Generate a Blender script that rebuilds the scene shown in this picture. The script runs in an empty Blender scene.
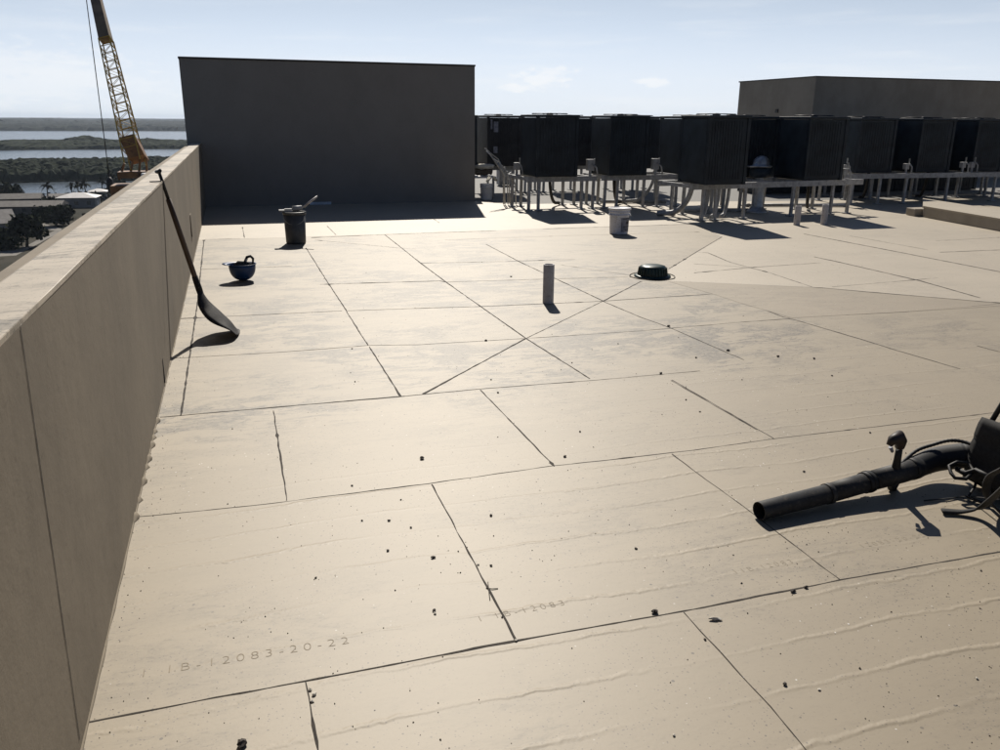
import bpy, math, random
from mathutils import Vector, Matrix, noise
random.seed(7)
rad = math.radians
scn = bpy.context.scene
C = scn.collection

# ------------------------------------------------------------------ camera model (also used to read ground points)
FPX, YAW, PITCH, ROLL, H = 824.73, rad(17.7211), rad(17.1527), rad(0.4541), 1.55
FW = Vector((math.sin(YAW)*math.cos(PITCH), math.cos(YAW)*math.cos(PITCH), -math.sin(PITCH)))
R0 = Vector((math.cos(YAW), -math.sin(YAW), 0)); U0 = R0.cross(FW)
RT = math.cos(ROLL)*R0 + math.sin(ROLL)*U0
UP = -math.sin(ROLL)*R0 + math.cos(ROLL)*U0
def ray(x, y):
    return RT*((x-500)/FPX) - UP*((y-375)/FPX) + FW
def onz(x, y, z=0.0):
    d = ray(x, y); t = (z-H)/d.z
    return Vector((d.x*t, d.y*t, z))
def onx(x, y, X):
    d = ray(x, y); t = X/d.x
    return Vector((X, d.y*t, H+d.z*t))
def ony(x, y, Y):
    d = ray(x, y); t = Y/d.y
    return Vector((d.x*t, Y, H+d.z*t))
def ondist(x, y, D):
    d = ray(x, y); t = D/math.hypot(d.x, d.y)
    return Vector((d.x*t, d.y*t, H+d.z*t))

cam_d = bpy.data.cameras.new('camera'); cam = bpy.data.objects.new('camera', cam_d); C.objects.link(cam)
M4 = Matrix((RT, UP, -FW)).transposed().to_4x4(); M4.translation = Vector((0, 0, H))
cam.matrix_world = M4
cam_d.sensor_fit = 'HORIZONTAL'; cam_d.sensor_width = 36; cam_d.lens = 36*FPX/1000
cam_d.clip_start = 0.05; cam_d.clip_end = 60000
scn.camera = cam

# ------------------------------------------------------------------ materials
class NT:
    def __init__(s, name):
        s.m = bpy.data.materials.new(name); s.m.use_nodes = True
        s.t = s.m.node_tree; s.n = s.t.nodes; s.l = s.t.links
        s.b = s.n['Principled BSDF']; s.pos = None
    def P(s):
        if s.pos is None:
            s.pos = s.n.new('ShaderNodeTexCoord').outputs['Object']
        return s.pos
    def map(s, scale=(1, 1, 1), loc=(0, 0, 0), rot=(0, 0, 0)):
        k = s.n.new('ShaderNodeMapping'); k.inputs['Scale'].default_value = scale
        k.inputs['Location'].default_value = loc; k.inputs['Rotation'].default_value = rot
        s.l.new(s.P(), k.inputs['Vector']); return k.outputs[0]
    def noise(s, scale, detail=4, rough=.55, vec=None, dist=0):
        k = s.n.new('ShaderNodeTexNoise'); k.inputs['Scale'].default_value = scale
        k.inputs['Detail'].default_value = detail; k.inputs['Roughness'].default_value = rough
        k.inputs['Distortion'].default_value = dist
        s.l.new(vec or s.P(), k.inputs['Vector']); return k.outputs[0]
    def vor(s, scale, vec=None, rnd=1.0):
        k = s.n.new('ShaderNodeTexVoronoi'); k.inputs['Scale'].default_value = scale
        k.inputs['Randomness'].default_value = rnd
        s.l.new(vec or s.P(), k.inputs['Vector']); return k
    def ramp(s, v, a, b, lo=0.0, hi=1.0):
        k = s.n.new('ShaderNodeMapRange'); k.interpolation_type = 'SMOOTHSTEP'
        k.inputs[1].default_value = a; k.inputs[2].default_value = b
        k.inputs[3].default_value = lo; k.inputs[4].default_value = hi
        s.l.new(v, k.inputs[0]); return k.outputs[0]
    def math(s, op, a, b=None, c=None):
        k = s.n.new('ShaderNodeMath'); k.operation = op
        for i, v in enumerate((a, b, c)):
            if v is None: continue
            if isinstance(v, (int, float)): k.inputs[i].default_value = v
            else: s.l.new(v, k.inputs[i])
        return k.outputs[0]
    def mix(s, f, a, b, mode='MIX'):
        k = s.n.new('ShaderNodeMix'); k.data_type = 'RGBA'; k.blend_type = mode
        for i, v in ((0, f), (6, a), (7, b)):
            if isinstance(v, (int, float)): k.inputs[i].default_value = v
            elif isinstance(v, tuple): k.inputs[i].default_value = (*v, 1)
            else: s.l.new(v, k.inputs[i])
        return k.outputs[2]
    def bump(s, h, strength, dist, prev=None):
        k = s.n.new('ShaderNodeBump'); k.inputs['Strength'].default_value = strength
        k.inputs['Distance'].default_value = dist
        s.l.new(h, k.inputs['Height'])
        if prev: s.l.new(prev, k.inputs['Normal'])
        return k.outputs[0]
    def col(s, v): s.l.new(v, s.b.inputs['Base Color'])
    def nrm(s, v): s.l.new(v, s.b.inputs['Normal'])
    def rgh(s, v):
        if isinstance(v, (int, float)): s.b.inputs['Roughness'].default_value = v
        else: s.l.new(v, s.b.inputs['Roughness'])

def simple(name, c, rough=.6, metal=0, var=.25, scale=6, bump=.0, spec=.5, dirt=None, stretch=(1, 1, 1)):
    t = NT(name); v = t.map(stretch)
    n = t.noise(scale, 5, .6, v)
    f = t.ramp(n, .3, .7)
    lo = tuple(x*(1-var) for x in c); hi = tuple(min(1, x*(1+var)) for x in c)
    o = t.mix(f, lo, hi)
    if dirt:
        o = t.mix(t.ramp(t.noise(scale*3.1, 6, .7, v), .52, .68, 0, .7), o, dirt)
    t.col(o); t.rgh(rough); t.b.inputs['Metallic'].default_value = metal
    t.b.inputs['Specular IOR Level'].default_value = spec
    if bump: t.nrm(t.bump(t.noise(scale*12, 4, .6), .5, bump))
    return t.m

def roof_mat(name, base, dark, ridge=True, dirt=1.0, rough=.55, allover=False):
    t = NT(name); P = t.P()
    sep = t.n.new('ShaderNodeSeparateXYZ'); t.l.new(P, sep.inputs[0]); X, Y = sep.outputs[0], sep.outputs[1]
    big = t.noise(.55, 4, .6)
    c = t.mix(t.ramp(big, .3, .7), base, tuple(a*.91 for a in base))
    c = t.mix(t.ramp(t.noise(2.7, 5, .65, t.map((.6, 1.2, 1), (3, 9, 0))), .35, .7, 0, .28), c, tuple(a*.84 for a in base))
    # grime smudges, wiped along X, denser on the middle boards
    zone = t.math('MULTIPLY', t.ramp(Y, 3.9, 4.8), t.ramp(Y, 13.5, 9.5))
    zone = t.math('MULTIPLY', zone, t.ramp(X, 5.2, 2.6, .12, 1)); zone = t.math('ADD', t.math('MULTIPLY', zone, .85), .13)
    if allover: zone = .9
    patchy = t.ramp(t.noise(.9, 3, .6, t.map((1, 1, 1), (40, 3, 0))), .42, .62)
    sm = t.ramp(t.noise(5.0, 6, .72, t.map((.55, 2.0, 1), (7, 1, 0)), .6), .455, .60)
    fine = t.ramp(t.noise(24, 5, .75, t.map((.6, 1.6, 1))), .40, .60)
    big2 = t.ramp(t.noise(2.6, 6, .68, t.map((.9, 1.4, 1), (17, 5, 0)), .5), .49, .58)
    fine = t.math('ADD', t.math('MULTIPLY', fine, .7), .3)
    sm = t.math('MAXIMUM', sm, big2)
    g = t.math('MULTIPLY', t.math('MULTIPLY', sm, zone), t.math('MULTIPLY', fine, t.math('ADD', t.math('MULTIPLY', patchy, .85), .15)))
    c = t.mix(t.math('MINIMUM', t.math('MULTIPLY', g, 1.05*dirt), .6), c, dark)
    spk = t.math('MULTIPLY', t.math('MULTIPLY', t.ramp(t.noise(46, 4, .75, t.map((.6, 1.3, 1), (4, 4, 0))), .53, .60), sm), t.math('MULTIPLY', t.math('ADD', t.math('MULTIPLY', patchy, .9), .1), zone))
    c = t.mix(t.math('MINIMUM', t.math('MULTIPLY', spk, 1.5*dirt), .8), c, tuple(a*.7 for a in dark))
    # soft long film of dust
    c = t.mix(t.ramp(t.noise(60, 5, .8, t.map((.5, 1, 1), (2, 6, 0))), .5, .68, 0, .18), c, tuple(a*.55 for a in base))
    film = t.ramp(t.noise(1.6, 5, .7, t.map((.3, 1.5, 1), (11, 4, 0))), .5, .75, 0, min(.4, .3*dirt))
    c = t.mix(film, c, tuple((a*.6+b*.5) for a, b in zip(base, dark)))
    # specks, dark and pale
    for sc, thr, colr, ofs, dens in ((17, .11, (.05, .045, .04), (0, 0, 0), .56), (47, .19, (.07, .06, .05), (5, 2, 0), .54), (90, .26, (.12, .10, .085), (3, 8, 0), .52), (29, .11, (.72, .70, .66), (9, 4, 0), .60)):
        v = t.vor(sc, t.map((1, 1, 1), ofs))
        on = t.math('MULTIPLY', t.ramp(v.outputs['Distance'], thr, thr*.6), t.ramp(t.noise(1.3, 3, .6, t.map((1, 1, 1), ofs)), dens-.14, dens+.02))
        rnd = t.n.new('ShaderNodeSeparateColor'); t.l.new(v.outputs['Color'], rnd.inputs[0])
        on = t.math('MULTIPLY', on, t.ramp(rnd.outputs[0], .55, .60))
        c = t.mix(t.math('MULTIPLY', on, .8), c, colr)
    t.col(c)
    # ribbons of adhesive telegraphing through: wavy ridges along X
    h = t.math('MULTIPLY', t.noise(85, 4, .65), .10)
    h = t.math('ADD', h, t.math('MULTIPLY', t.noise(3.5, 2, .5), .03))
    nb = t.bump(h, .5, .004); t.b.inputs['Specular IOR Level'].default_value = .64
    t.b.inputs['Sheen Weight'].default_value = .08; t.b.inputs['Sheen Roughness'].default_value = .45; t.b.inputs['Sheen Tint'].default_value = (1, .90, .74, 1)
    if ridge:
        w1 = t.noise(1.0, 2, .5, t.map((1.1, .55, 1), (2, 2, 0)))
        w2 = t.noise(13, 3, .65, t.map((.8, .5, 1)))
        yy = t.math('ADD', Y, t.math('ADD', t.math('MULTIPLY', w1, .13), t.math('MULTIPLY', w2, .04)))
        fr = t.math('PINGPONG', t.math('MULTIPLY', yy, 1/.203), .5)
        rd = t.ramp(fr, .425, .5)
        amp = t.math('MAXIMUM', t.ramp(Y, 3.6, 3.2), t.math('MULTIPLY', t.ramp(Y, 5.6, 4.8, 0, .55), t.ramp(X, .2, 2.2)))
        amp = t.math('MULTIPLY', amp, t.ramp(t.noise(1.7, 3, .6, t.map((.5, 3, 1), (1, 5, 0))), .36, .62, .04, 1))
        nb = t.bump(t.math('MULTIPLY', rd, amp), .5, .0038, nb)
    t.nrm(nb)
    t.rgh(rough)
    return t.m

M = {}
M['roof'] = roof_mat('roof coating', (.298, .247, .172), (.055, .050, .043), dirt=1.5, rough=.57)
M['roofpale'] = roof_mat('pale roof coating', (.43, .372, .285), (.13, .115, .095), False, .55, .56)  # pale tone, partly cleaner coating, partly slope-lit brightness put in the colour
M['roofshade'] = roof_mat('slope shade coating', (.280, .232, .166), (.09, .08, .065), False, .7, .66)  # darker tone standing in for the shading of a roof slope
M['roofback'] = roof_mat('grey back roof coating', (.17, .165, .155), (.08, .075, .07), False, .7, .8)
M['seam'] = simple('open board joint', (.035, .028, .022), .9, var=.5, scale=30)
M['mark'] = simple('faded stamp ink', (.262, .218, .157), .8, var=.15, scale=60)
def stucco(name, c, streak=.25, rough=.85, bump=.002, patch=.12):
    t = NT(name)
    f = t.ramp(t.noise(1.6, 6, .65, t.map((1, 1, .75))), .3, .7)
    o = t.mix(f, tuple(a*(1-patch) for a in c), tuple(a*(1+patch) for a in c))
    o = t.mix(t.ramp(t.noise(7, 5, .7, t.map((1, 1, .12), (4, 4, 4))), .48, .72, 0, streak), o, tuple(a*.45 for a in c))
    o = t.mix(t.ramp(t.noise(38, 5, .75, t.map((1, .6, 1))), .56, .72, 0, .35), o, tuple(a*.5 for a in c))
    t.col(o); t.rgh(rough); t.nrm(t.bump(t.noise(120, 3, .6), .55, bump, t.bump(t.noise(9, 4, .6), .4, .006)))
    return t.m
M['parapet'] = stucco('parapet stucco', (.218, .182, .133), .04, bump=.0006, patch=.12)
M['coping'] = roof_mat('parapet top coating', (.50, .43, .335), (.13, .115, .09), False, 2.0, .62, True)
M['box'] = stucco('penthouse stucco', (.25, .235, .215), .03, patch=.05)
M['box2'] = stucco('far penthouse stucco', (.32, .285, .235), .05)
M['cap'] = simple('dark metal cap', (.06, .055, .05), .5, .3)
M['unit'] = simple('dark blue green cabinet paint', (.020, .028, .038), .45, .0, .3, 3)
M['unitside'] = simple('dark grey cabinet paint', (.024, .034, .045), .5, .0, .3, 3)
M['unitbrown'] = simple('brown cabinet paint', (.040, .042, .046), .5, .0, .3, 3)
M['alu'] = simple('weathered aluminium', (.36, .365, .37), .55, .0, .25, 8, dirt=(.11, .105, .10))
M['galv'] = simple('galvanised steel', (.42, .43, .44), .4, .7, .2, 14)
M['pvc'] = simple('grey white pvc', (.50, .48, .48), .5, 0, .1, 9, dirt=(.2, .18, .16))
M['pail'] = simple('white pail plastic', (.66, .69, .78), .45, 0, .1, 9, dirt=(.25, .22, .18))
M['lid'] = simple('pail rim plastic', (.75, .75, .76), .4, 0, .05)
M['label'] = simple('paper label', (.22, .23, .28), .6, 0, .3, 20)
M['ink'] = simple('black print', (.02, .02, .025), .6)
M['black'] = simple('black plastic', (.013, .014, .015), .65, 0, .35, 14, .0006)
M['tube'] = simple('dusty black tube', (.024, .024, .024), .65, 0, .35, 18, .0006, dirt=(.10, .085, .065))
M['rubber'] = simple('black rubber', (.012, .012, .012), .6, 0, .3, 20)
M['web'] = simple('black webbing', (.02, .02, .02), .85, 0, .3, 60)
M['grip'] = simple('handle grip with worn edge', (.028, .018, .015), .55, 0, .4, 30)
M['wood'] = simple('dark wood handle', (.075, .045, .028), .5, 0, .3, 12, stretch=(1, 1, .1))
M['steel'] = simple('dark steel blade', (.012, .012, .013), .75, .0, .4, 14, .001, dirt=(.10, .08, .06))
M['blue'] = simple('blue plastic shell', (.01, .045, .14), .4, 0, .15, 10)
M['dome'] = simple('dark green cast iron', (.012, .034, .028), .38, .1, .3, 20)
M['binb'] = simple('black bucket plastic', (.075, .08, .085), .5, 0, .2, 12)
M['brown'] = simple('brown jute roll', (.13, .11, .085), .85, 0, .3, 20, .004)
M['cloth'] = simple('pale cloth', (.62, .60, .52), .9, 0, .15, 12, .004)
M['paleboard'] = simple('pale blue board', (.6, .68, .78), .7)
M['pebble'] = simple('dark pebble', (.045, .035, .028), .8, 0, .5, 40)
M['chip'] = simple('pale chip', (.62, .58, .50), .8, 0, .2, 40)
M['yellow'] = simple('yellow crane paint', (.52, .35, .07), .5, 0, .2, 1.5, dirt=(.25, .16, .06))
M['orange'] = simple('rusty orange crane plate', (.24, .12, .045), .55, 0, .35, 1.5, dirt=(.06, .035, .02))
M['ropem'] = simple('steel rope', (.05, .05, .05), .6, .3)
M['cranebrown'] = simple('brown crane plating', (.24, .18, .12), .7, 0, .25, 1)  # own brown of the upper boom plating
M['glass'] = simple('window glass', (.03, .035, .04), .08, 0, .1)
M['conc'] = stucco('building wall', (.42, .38, .32), .2)

for k_ in ('unit', 'unitside', 'unitbrown'): M[k_].node_tree.nodes['Principled BSDF'].inputs['Specular IOR Level'].default_value = .25
# ------------------------------------------------------------------ mesh builder
class MB:
    def __init__(s): s.v = []; s.f = []; s.sm = []
    def add(s, vs, fs, smooth=False):
        o = len(s.v); s.v += [tuple(v) for v in vs]
        for f in fs: s.f.append([i+o for i in f]); s.sm.append(smooth)
    def box(s, x0, x1, y0, y1, z0, z1, mat=None):
        vs = [Vector((x, y, z)) for z in (z0, z1) for y in (y0, y1) for x in (x0, x1)]
        if mat: vs = [mat @ v for v in vs]
        s.add(vs, [(0, 2, 3, 1), (4, 5, 7, 6), (0, 1, 5, 4), (2, 6, 7, 3), (0, 4, 6, 2), (1, 3, 7, 5)])
    def bar(s, a, b, w, h=None, up=Vector((0, 0, 1))):
        a, b = Vector(a), Vector(b); h = h or w; d = (b-a).normalized()
        if abs(d.dot(up)) > .98: up = Vector((0, 1, 0))
        x = d.cross(up).normalized(); y = x.cross(d)
        vs = [p + x*sx*w/2 + y*sy*h/2 for p in (a, b) for sx, sy in ((-1, -1), (1, -1), (1, 1), (-1, 1))]
        s.add(vs, [(0, 1, 2, 3), (7, 6, 5, 4), (0, 4, 5, 1), (1, 5, 6, 2), (2, 6, 7, 3), (3, 7, 4, 0)])
    def tube(s, pts, r, n=12, closed=False, caps=True, flat=1.0):
        pts = [Vector(p) for p in pts]; k = len(pts)
        rs = r if isinstance(r, (list, tuple)) else [r]*k
        prev = None; vs = []
        for i, p in enumerate(pts):
            if closed: d = pts[(i+1) % k]-pts[i-1]
            else: d = pts[min(i+1, k-1)]-pts[max(i-1, 0)]
            d.normalize()
            if prev is None:
                a = Vector((0, 0, 1)) if abs(d.z) < .9 else Vector((0, 1, 0))
                x = d.cross(a).normalized()
            else:
                x = (prev - d*prev.dot(d)).normalized()
            prev = x; y = d.cross(x)
            for j in range(n):
                a = 2*math.pi*j/n
                vs.append(p + x*math.cos(a)*rs[i] + y*math.sin(a)*rs[i]*flat)
        fs = []
        for i in range(k if closed else k-1):
            for j in range(n):
                a, b = i*n+j, i*n+(j+1) % n; c, d_ = ((i+1) % k)*n+(j+1) % n, ((i+1) % k)*n+j
                fs.append((a, b, c, d_))
        s.add(vs, fs, True)
        if caps and not closed:
            o = len(s.v)-k*n
            s.f.append([o+j for j in range(n)][::-1]); s.sm.append(False)
            s.f.append([o+(k-1)*n+j for j in range(n)]); s.sm.append(False)
    def lathe(s, prof, c=(0, 0, 0), n=32, smooth=True):
        c = Vector(c); vs = []; fs = []
        for r, z in prof:
            for j in range(n):
                a = 2*math.pi*j/n; vs.append(c+Vector((r*math.cos(a), r*math.sin(a), z)))
        for i in range(len(prof)-1):
            for j in range(n):
                fs.append((i*n+j, i*n+(j+1) % n, (i+1)*n+(j+1) % n, (i+1)*n+j))
        s.add(vs, fs, smooth)
    def poly(s, pts, z0, z1):
        n = len(pts); vs = [(p[0], p[1], z0) for p in pts]+[(p[0], p[1], z1) for p in pts]
        s.add(vs, [list(range(n))[::-1], list(range(n, 2*n))]+[(i, (i+1) % n, n+(i+1) % n, n+i) for i in range(n)])
    def build(s, name, mat, parent=None, loc=None, bevel=0):
        me = bpy.data.meshes.new(name); me.from_pydata(s.v, [], s.f)
        me.polygons.foreach_set('use_smooth', s.sm); me.update()
        o = bpy.data.objects.new(name, me); C.objects.link(o)
        me.materials.append(M[mat] if isinstance(mat, str) else mat)
        if parent: o.parent = parent
        if loc is not None: o.location = loc
        if bevel:
            b = o.modifiers.new('bevel', 'BEVEL'); b.width = bevel; b.segments = 2; b.limit_method = 'ANGLE'
        return o

def tag(o, label, cat, group=None):
    o['label'] = label; o['category'] = cat
    if group: o['group'] = group
    return o
def empty(name, label, cat, loc=(0, 0, 0), rz=0, group=None):
    o = bpy.data.objects.new(name, None); C.objects.link(o); o.location = loc; o.rotation_euler.z = rz
    o.empty_display_size = .2
    return tag(o, label, cat, group)
def struct(name, mb, mat, kind='structure'):
    o = mb.build(name, mat); o['kind'] = kind; return o
def copy_tree(o, parent=None):
    c = o.copy(); C.objects.link(c)
    if parent: c.parent = parent
    for ch in [x for x in bpy.data.objects if x.parent == o]: copy_tree(ch, c)
    return c
def place(o, loc, rz, label, scale=None):
    o.location = loc; o.rotation_euler.z = rz; o['label'] = label
    if scale: o.scale = scale
    return o

# ------------------------------------------------------------------ the roof
b = MB(); nx, ny = 60, 56
b.box(-.487, 42, -12, 32, -.25, 0); struct('roof_deck', b, 'roof')
def sheet(name, pts, z, mat):
    b = MB(); n = len(pts)
    b.add([(p[0], p[1], z) for p in pts], [list(range(n))]); o = struct(name, b, mat)
    return o
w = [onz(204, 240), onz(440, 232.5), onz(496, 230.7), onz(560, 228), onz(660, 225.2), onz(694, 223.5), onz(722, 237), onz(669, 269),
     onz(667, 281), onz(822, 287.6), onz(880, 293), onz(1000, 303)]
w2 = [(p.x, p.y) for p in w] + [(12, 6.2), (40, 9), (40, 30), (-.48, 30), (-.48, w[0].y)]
sheet('clean_and_slope_lit_roof', w2, .0008, 'roofpale')  # clean far coating, plus the brighter slope right of the drain painted in
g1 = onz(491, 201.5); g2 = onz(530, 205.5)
sheet('grey_roof_area', [(4.65, g1.y), (5.2, g2.y+.3), (8.2, g2.y+.1), (11, g2.y-.3), (16, 14.6), (26, 14.0), (26, 29.8), (4.65, 29.8)], .0016, 'roofback')  # greyer sheet over the back right part of the roof
sheet('slope_shade_patch', [tuple(onz(*q).xy) for q in ((668, 281.5), (822, 288.4), (1000, 304), (1000, 306), (905, 312), (846, 315), (792, 318), (740, 303), (716, 295))], .0014, 'roofshade')  # slope shading painted as a flat darker sheet

seams = [
 ([(88.6,721.9),(305.6,681),(519.2,640.2),(683.7,611.2),(840.3,580.1),(1000,551.8),(1100,533.5)], 7.5, 1),
 ([(137,517),(250,506),(428.3,483.7),(554.3,465.7),(602,460.8),(698,449.6),(774,438.8),(994,412.8),(1100,401)], 5, .85),
 ([(160,417.3),(250,409.5),(404.8,396.2)], 9, 1), ([(404.8,396.2),(480.4,389),(599,380)], 5, .6),
 ([(171.7,358.5),(284.8,352),(368,345.5),(420,344.7),(526,338.5)], 7, .8),
 ([(179.5,318.7),(342,310.9)], 8, .9), ([(347,310.9),(420,308.3),(480,306.6),(602.8,301.3)], 9, 1),
 ([(320,284.5),(440,281),(446,282.2),(540,279.3)], 7, .8),
 ([(200.8,269.4),(291.8,266.3)], 8, .9), ([(420.8,263.2),(486,262)], 7, .7),
 ([(205,239.5),(240,238.5)], 8, .6),
 ([(311,237.7),(440,232.5),(467.6,231.7),(496,230.7)], 13, 1), ([(543,229),(660,225.2),(694,224)], 14, 1),
 ([(204,240),(201,268),(198,300),(181,415.7)], 10, 1),
 ([(305.6,681),(312,716),(318,752)], 3.4, .9),
 ([(683.7,612.5),(770.5,707),(800,742),(830,780)], 4, .75),
 ([(431.8,484.4),(516.5,641)], 6.5, 1),
 ([(672,454),(706,480),(734.5,500),(840,580)], 4.5, .75),
 ([(273.4,410.6),(287,500.6)], 5.5, .95), ([(480.4,390),(554.3,466.4)], 5.5, .9), ([(672,380),(774,438.8)], 4.5, .7),
 ([(369.3,346.8),(400.5,396.2)], 8, 1), ([(339.4,300),(368,345.5)], 7, 1),
 ([(306,248),(328.2,283.2),(346.4,310.5)], 7, .9),
 ([(385,235),(405,250.7),(419.5,262.4),(446.3,282.4)], 8, .9), ([(446.3,282.4),(480.6,306.6),(526,338.5)], 7, .85), ([(526,338.5),(589.8,378.8)], 9, 1),
 ([(485.8,244.2),(519.6,261.9),(602.8,300.9)], 7, .8), ([(602.8,301.3),(640,317),(668.6,327.3)], 9, 1), ([(684,333.8),(728.4,353.3)], 8, .9),
 ([(671,380.6),(757,430)], 4, .6),
 ([(790.8,318.7),(860,339),(897.4,350.7)], 9, 1), ([(744,322),(790.8,318.7)], 8, .9),
 ([(650,298),(714,294),(760,308),(783,317)], 8, .8),
 ([(423.4,394),(526,338.5)], 11, 1), ([(526,338.5),(602.8,301.3)], 7, .85), ([(602.8,301.3),(641,281.5)], 10, 1), ([(669,269),(695,253),(722,237)], 9, .9),
 ([(696,252),(708,253),(730,262.4)], 9, .9), ([(694,273),(752,267.6),(820,263)], 8, .6),
 ([(770,273),(812,287)], 10, .8),
 ([(804,234),(900,252.5),(1000,272),(1060,284)], 17, 1), ([(814,257),(836,261.6),(920,281),(980,298)], 13, 1), ([(832,287),(938,278)], 8, .6),
 ([(800,288.4),(822,287.8),(880,293),(1000,303)], 13, 1), ([(940,252.4),(1000,250),(1060,247)], 12, .9), ([(850,236),(928,250)], 9, .7),
 ([(561,265),(631,275.4)], 5, .5), ([(315,240),(398,248),(415,249)], 6, .6),
 ([(242.4,227),(244.5,238)], 7, .7), ([(327,226),(336,235)], 7, .7), ([(432,218),(439.5,223)], 8, .7),
 ([(936,241),(1000,237.5)], 7, .6), ([(977,346),(1000,352)], 6, .6),
 ([(846,315),(905,312),(1000,304)], 6, .5),
 ([(602.8,301.2),(650,298)], 7, .85), ([(668.6,327.3),(684,333.8)], 6, .85), ([(728.4,353.3),(744,360)], 5, .85), ([(783,317),(790.8,318.7)], 8, .9), ([(730,262.4),(770,273)], 8, .85), ([(540,279.3),(628,277)], 6, .8), ([(486,262),(575,259.5)], 6, .8), ([(526,338.5),(640,331),(744,322)], 5, .7), ([(599,380),(700,371)], 4, .7), ([(445,240),(560,236),(700,232)], 6, .7), ([(897.4,350.7),(960,369)], 6, .7), ([(752,267.6),(694,264)], 6, .7),
]
b = MB()
for si, (pts, wmm, dens) in enumerate(seams):
    P = [onz(*q) for q in pts]; z = (.0009 if max(q.y for q in P) < 7.7 else .0026)+si*.00001; zz0 = 0
    for i in range(len(P)-1):
        a, c = P[i], P[i+1]; L = (c-a).length; n = max(2, int(L/.035)); d = (c-a).normalized(); s = Vector((-d.y, d.x, 0))
        vs = []
        for k in range(n+1):
            q = a.lerp(c, k/n); nn = noise.noise(q*9)
            q = q + s*(nn*.0035)
            ww = wmm/2000*(1 if P[0].y < 4 else 1.35)*(.72+.65*noise.noise(q*17+Vector((5, 0, 0)))+.95*max(0, noise.noise(q*2.3+Vector((0, 9, 0))))+(1.6 if noise.noise(q*6.1+Vector((1, 2, 3))) > .52 else 0))
            if dens < 1: ww *= (1 if noise.noise(q*3.7+Vector((3, 3, 0))) > (-.75+1.1*(1-dens)) else .55)
            ww = max(ww, .0007)
            vs += [(*(q+s*ww).xy, z), (*(q-s*ww).xy, z)]
        b.add(vs, [(2*k, 2*k+1, 2*k+3, 2*k+2) for k in range(n)])
struct('roof_board_joints', b, 'seam')

# faint stamped lettering on the boards
def stamp(text, a, bpt, size):
    cu = bpy.data.curves.new('roof_stamp_lettering', 'FONT'); cu.body = text; cu.size = size; cu.space_character = 1.5; cu.offset = -.0012
    o = bpy.data.objects.new('tmp', cu); C.objects.link(o)
    dg = bpy.context.evaluated_depsgraph_get(); me = bpy.data.meshes.new_from_object(o.evaluated_get(dg)); C.objects.unlink(o)
    bpy.data.objects.remove(o)
    o = bpy.data.objects.new('roof_stamp_lettering', me); C.objects.link(o); me.materials.append(M['mark']); o['kind'] = 'structure'
    A = onz(*a); B = onz(*bpt); o.location = (A.x, A.y, .0006); o.rotation_euler.z = math.atan2(B.y-A.y, B.x-A.x)
stamp('1 1B-12083-20-22', (138, 678), (285, 654), .055)
stamp('1 1B-12083', (478, 622), (560, 606), .045)
stamp('11B-12083', (735, 574), (800, 562), .040)
stamp('12083-20-22', (862, 548), (925, 537), .040)

# ------------------------------------------------------------------ our building, its parapets and penthouses
b = MB(); b.box(-.64, 42, -12, 32, -30, -.26)
o = b.build('roof_building', 'conc'); tag(o, 'tall tan building whose flat roof fills the view', 'building')

pw = empty('parapet_wall', 'long tan stucco parapet running along the left edge of the roof', 'wall')
b = MB(); NB = 90; vs = []
for k in range(NB+1):
    Y = -12+28.19*k/NB
    vs += [(-.665, Y, -.255), (-.665, Y, 1.117), (-.4605, Y, 1.117), (-.488-.0015*noise.noise(Vector((Y*2, 0, 0))), Y, 0), (-.488, Y, -.255)]
b.add(vs, [(k*5+j, k*5+(j+1) % 5, k*5+5+(j+1) % 5, k*5+5+j) for k in range(NB) for j in range(5)]+[(4, 3, 2, 1, 0), [NB*5+j for j in range(5)]])
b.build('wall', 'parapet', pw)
def wx(z): return -.488+.0275*z/1.117+.0012
b = MB()
n = 120
prof = [(-.666, 1.09), (-.666, 1.098), (-.612, 1.124), (-.4612, 1.1315), (-.4597, 1.130), (-.4597, 1.118)]
vs = []; fs = []
for k in range(n+1):
    Y = -12+(28.185)*k/n
    for j, (x, zz) in enumerate(prof):
        w_ = .004*noise.noise(Vector((j*1.7, Y*1.3, 0)))
        vs.append((x+w_*.6, Y, zz+(w_ if j in (2, 3, 4) else w_*.3)))
for k in range(n):
    for j in range(5):
        a = k*6+j; fs.append((a, a+6, a+7, a+1))
fs += [[0, 1, 2, 3, 4, 5], [n*6+i for i in range(5, -1, -1)]]
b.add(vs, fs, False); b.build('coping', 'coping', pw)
for p1_, p2_ in (((20, 326), (80, 740)), ((161, 194), (164.5, 350))):
    b = MB(); A = onx(*p1_, -.460); B_ = onx(*p2_, -.486); A.z = 1.1175; B_.z = max(.004, B_.z) if B_.z > .0 else .004
    N = 40; vs = []
    for k in range(N+1):
        q = A.lerp(B_, k/N); ww = .0028*(1+.5*noise.noise(q*20)); oo = .002*noise.noise(q*6)
        vs += [(wx(q.z), q.y-ww+oo, q.z), (wx(q.z), q.y+ww+oo, q.z)]
    b.add(vs, [(2*k, 2*k+2, 2*k+3, 2*k+1) for k in range(N)]); b.build('control_joint', 'seam', pw)
# lumpy caulk bead at the foot
b = MB(); Y = -.5; pts = []; rs = []
while Y < 16.1:
    pts.append((-.487+.003*noise.noise(Vector((Y*4, 0, 0))), Y, .001)); rs.append(.005+.004*max(-.6, noise.noise(Vector((Y*7, 5, 0))))+ (.014 if 3.3 < Y < 4.6 and noise.noise(Vector((Y*11, 2, 0))) > .1 else 0)); Y += .03
b.tube(pts, rs, 6); b.build('caulk_bead', 'parapet', pw)
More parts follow.
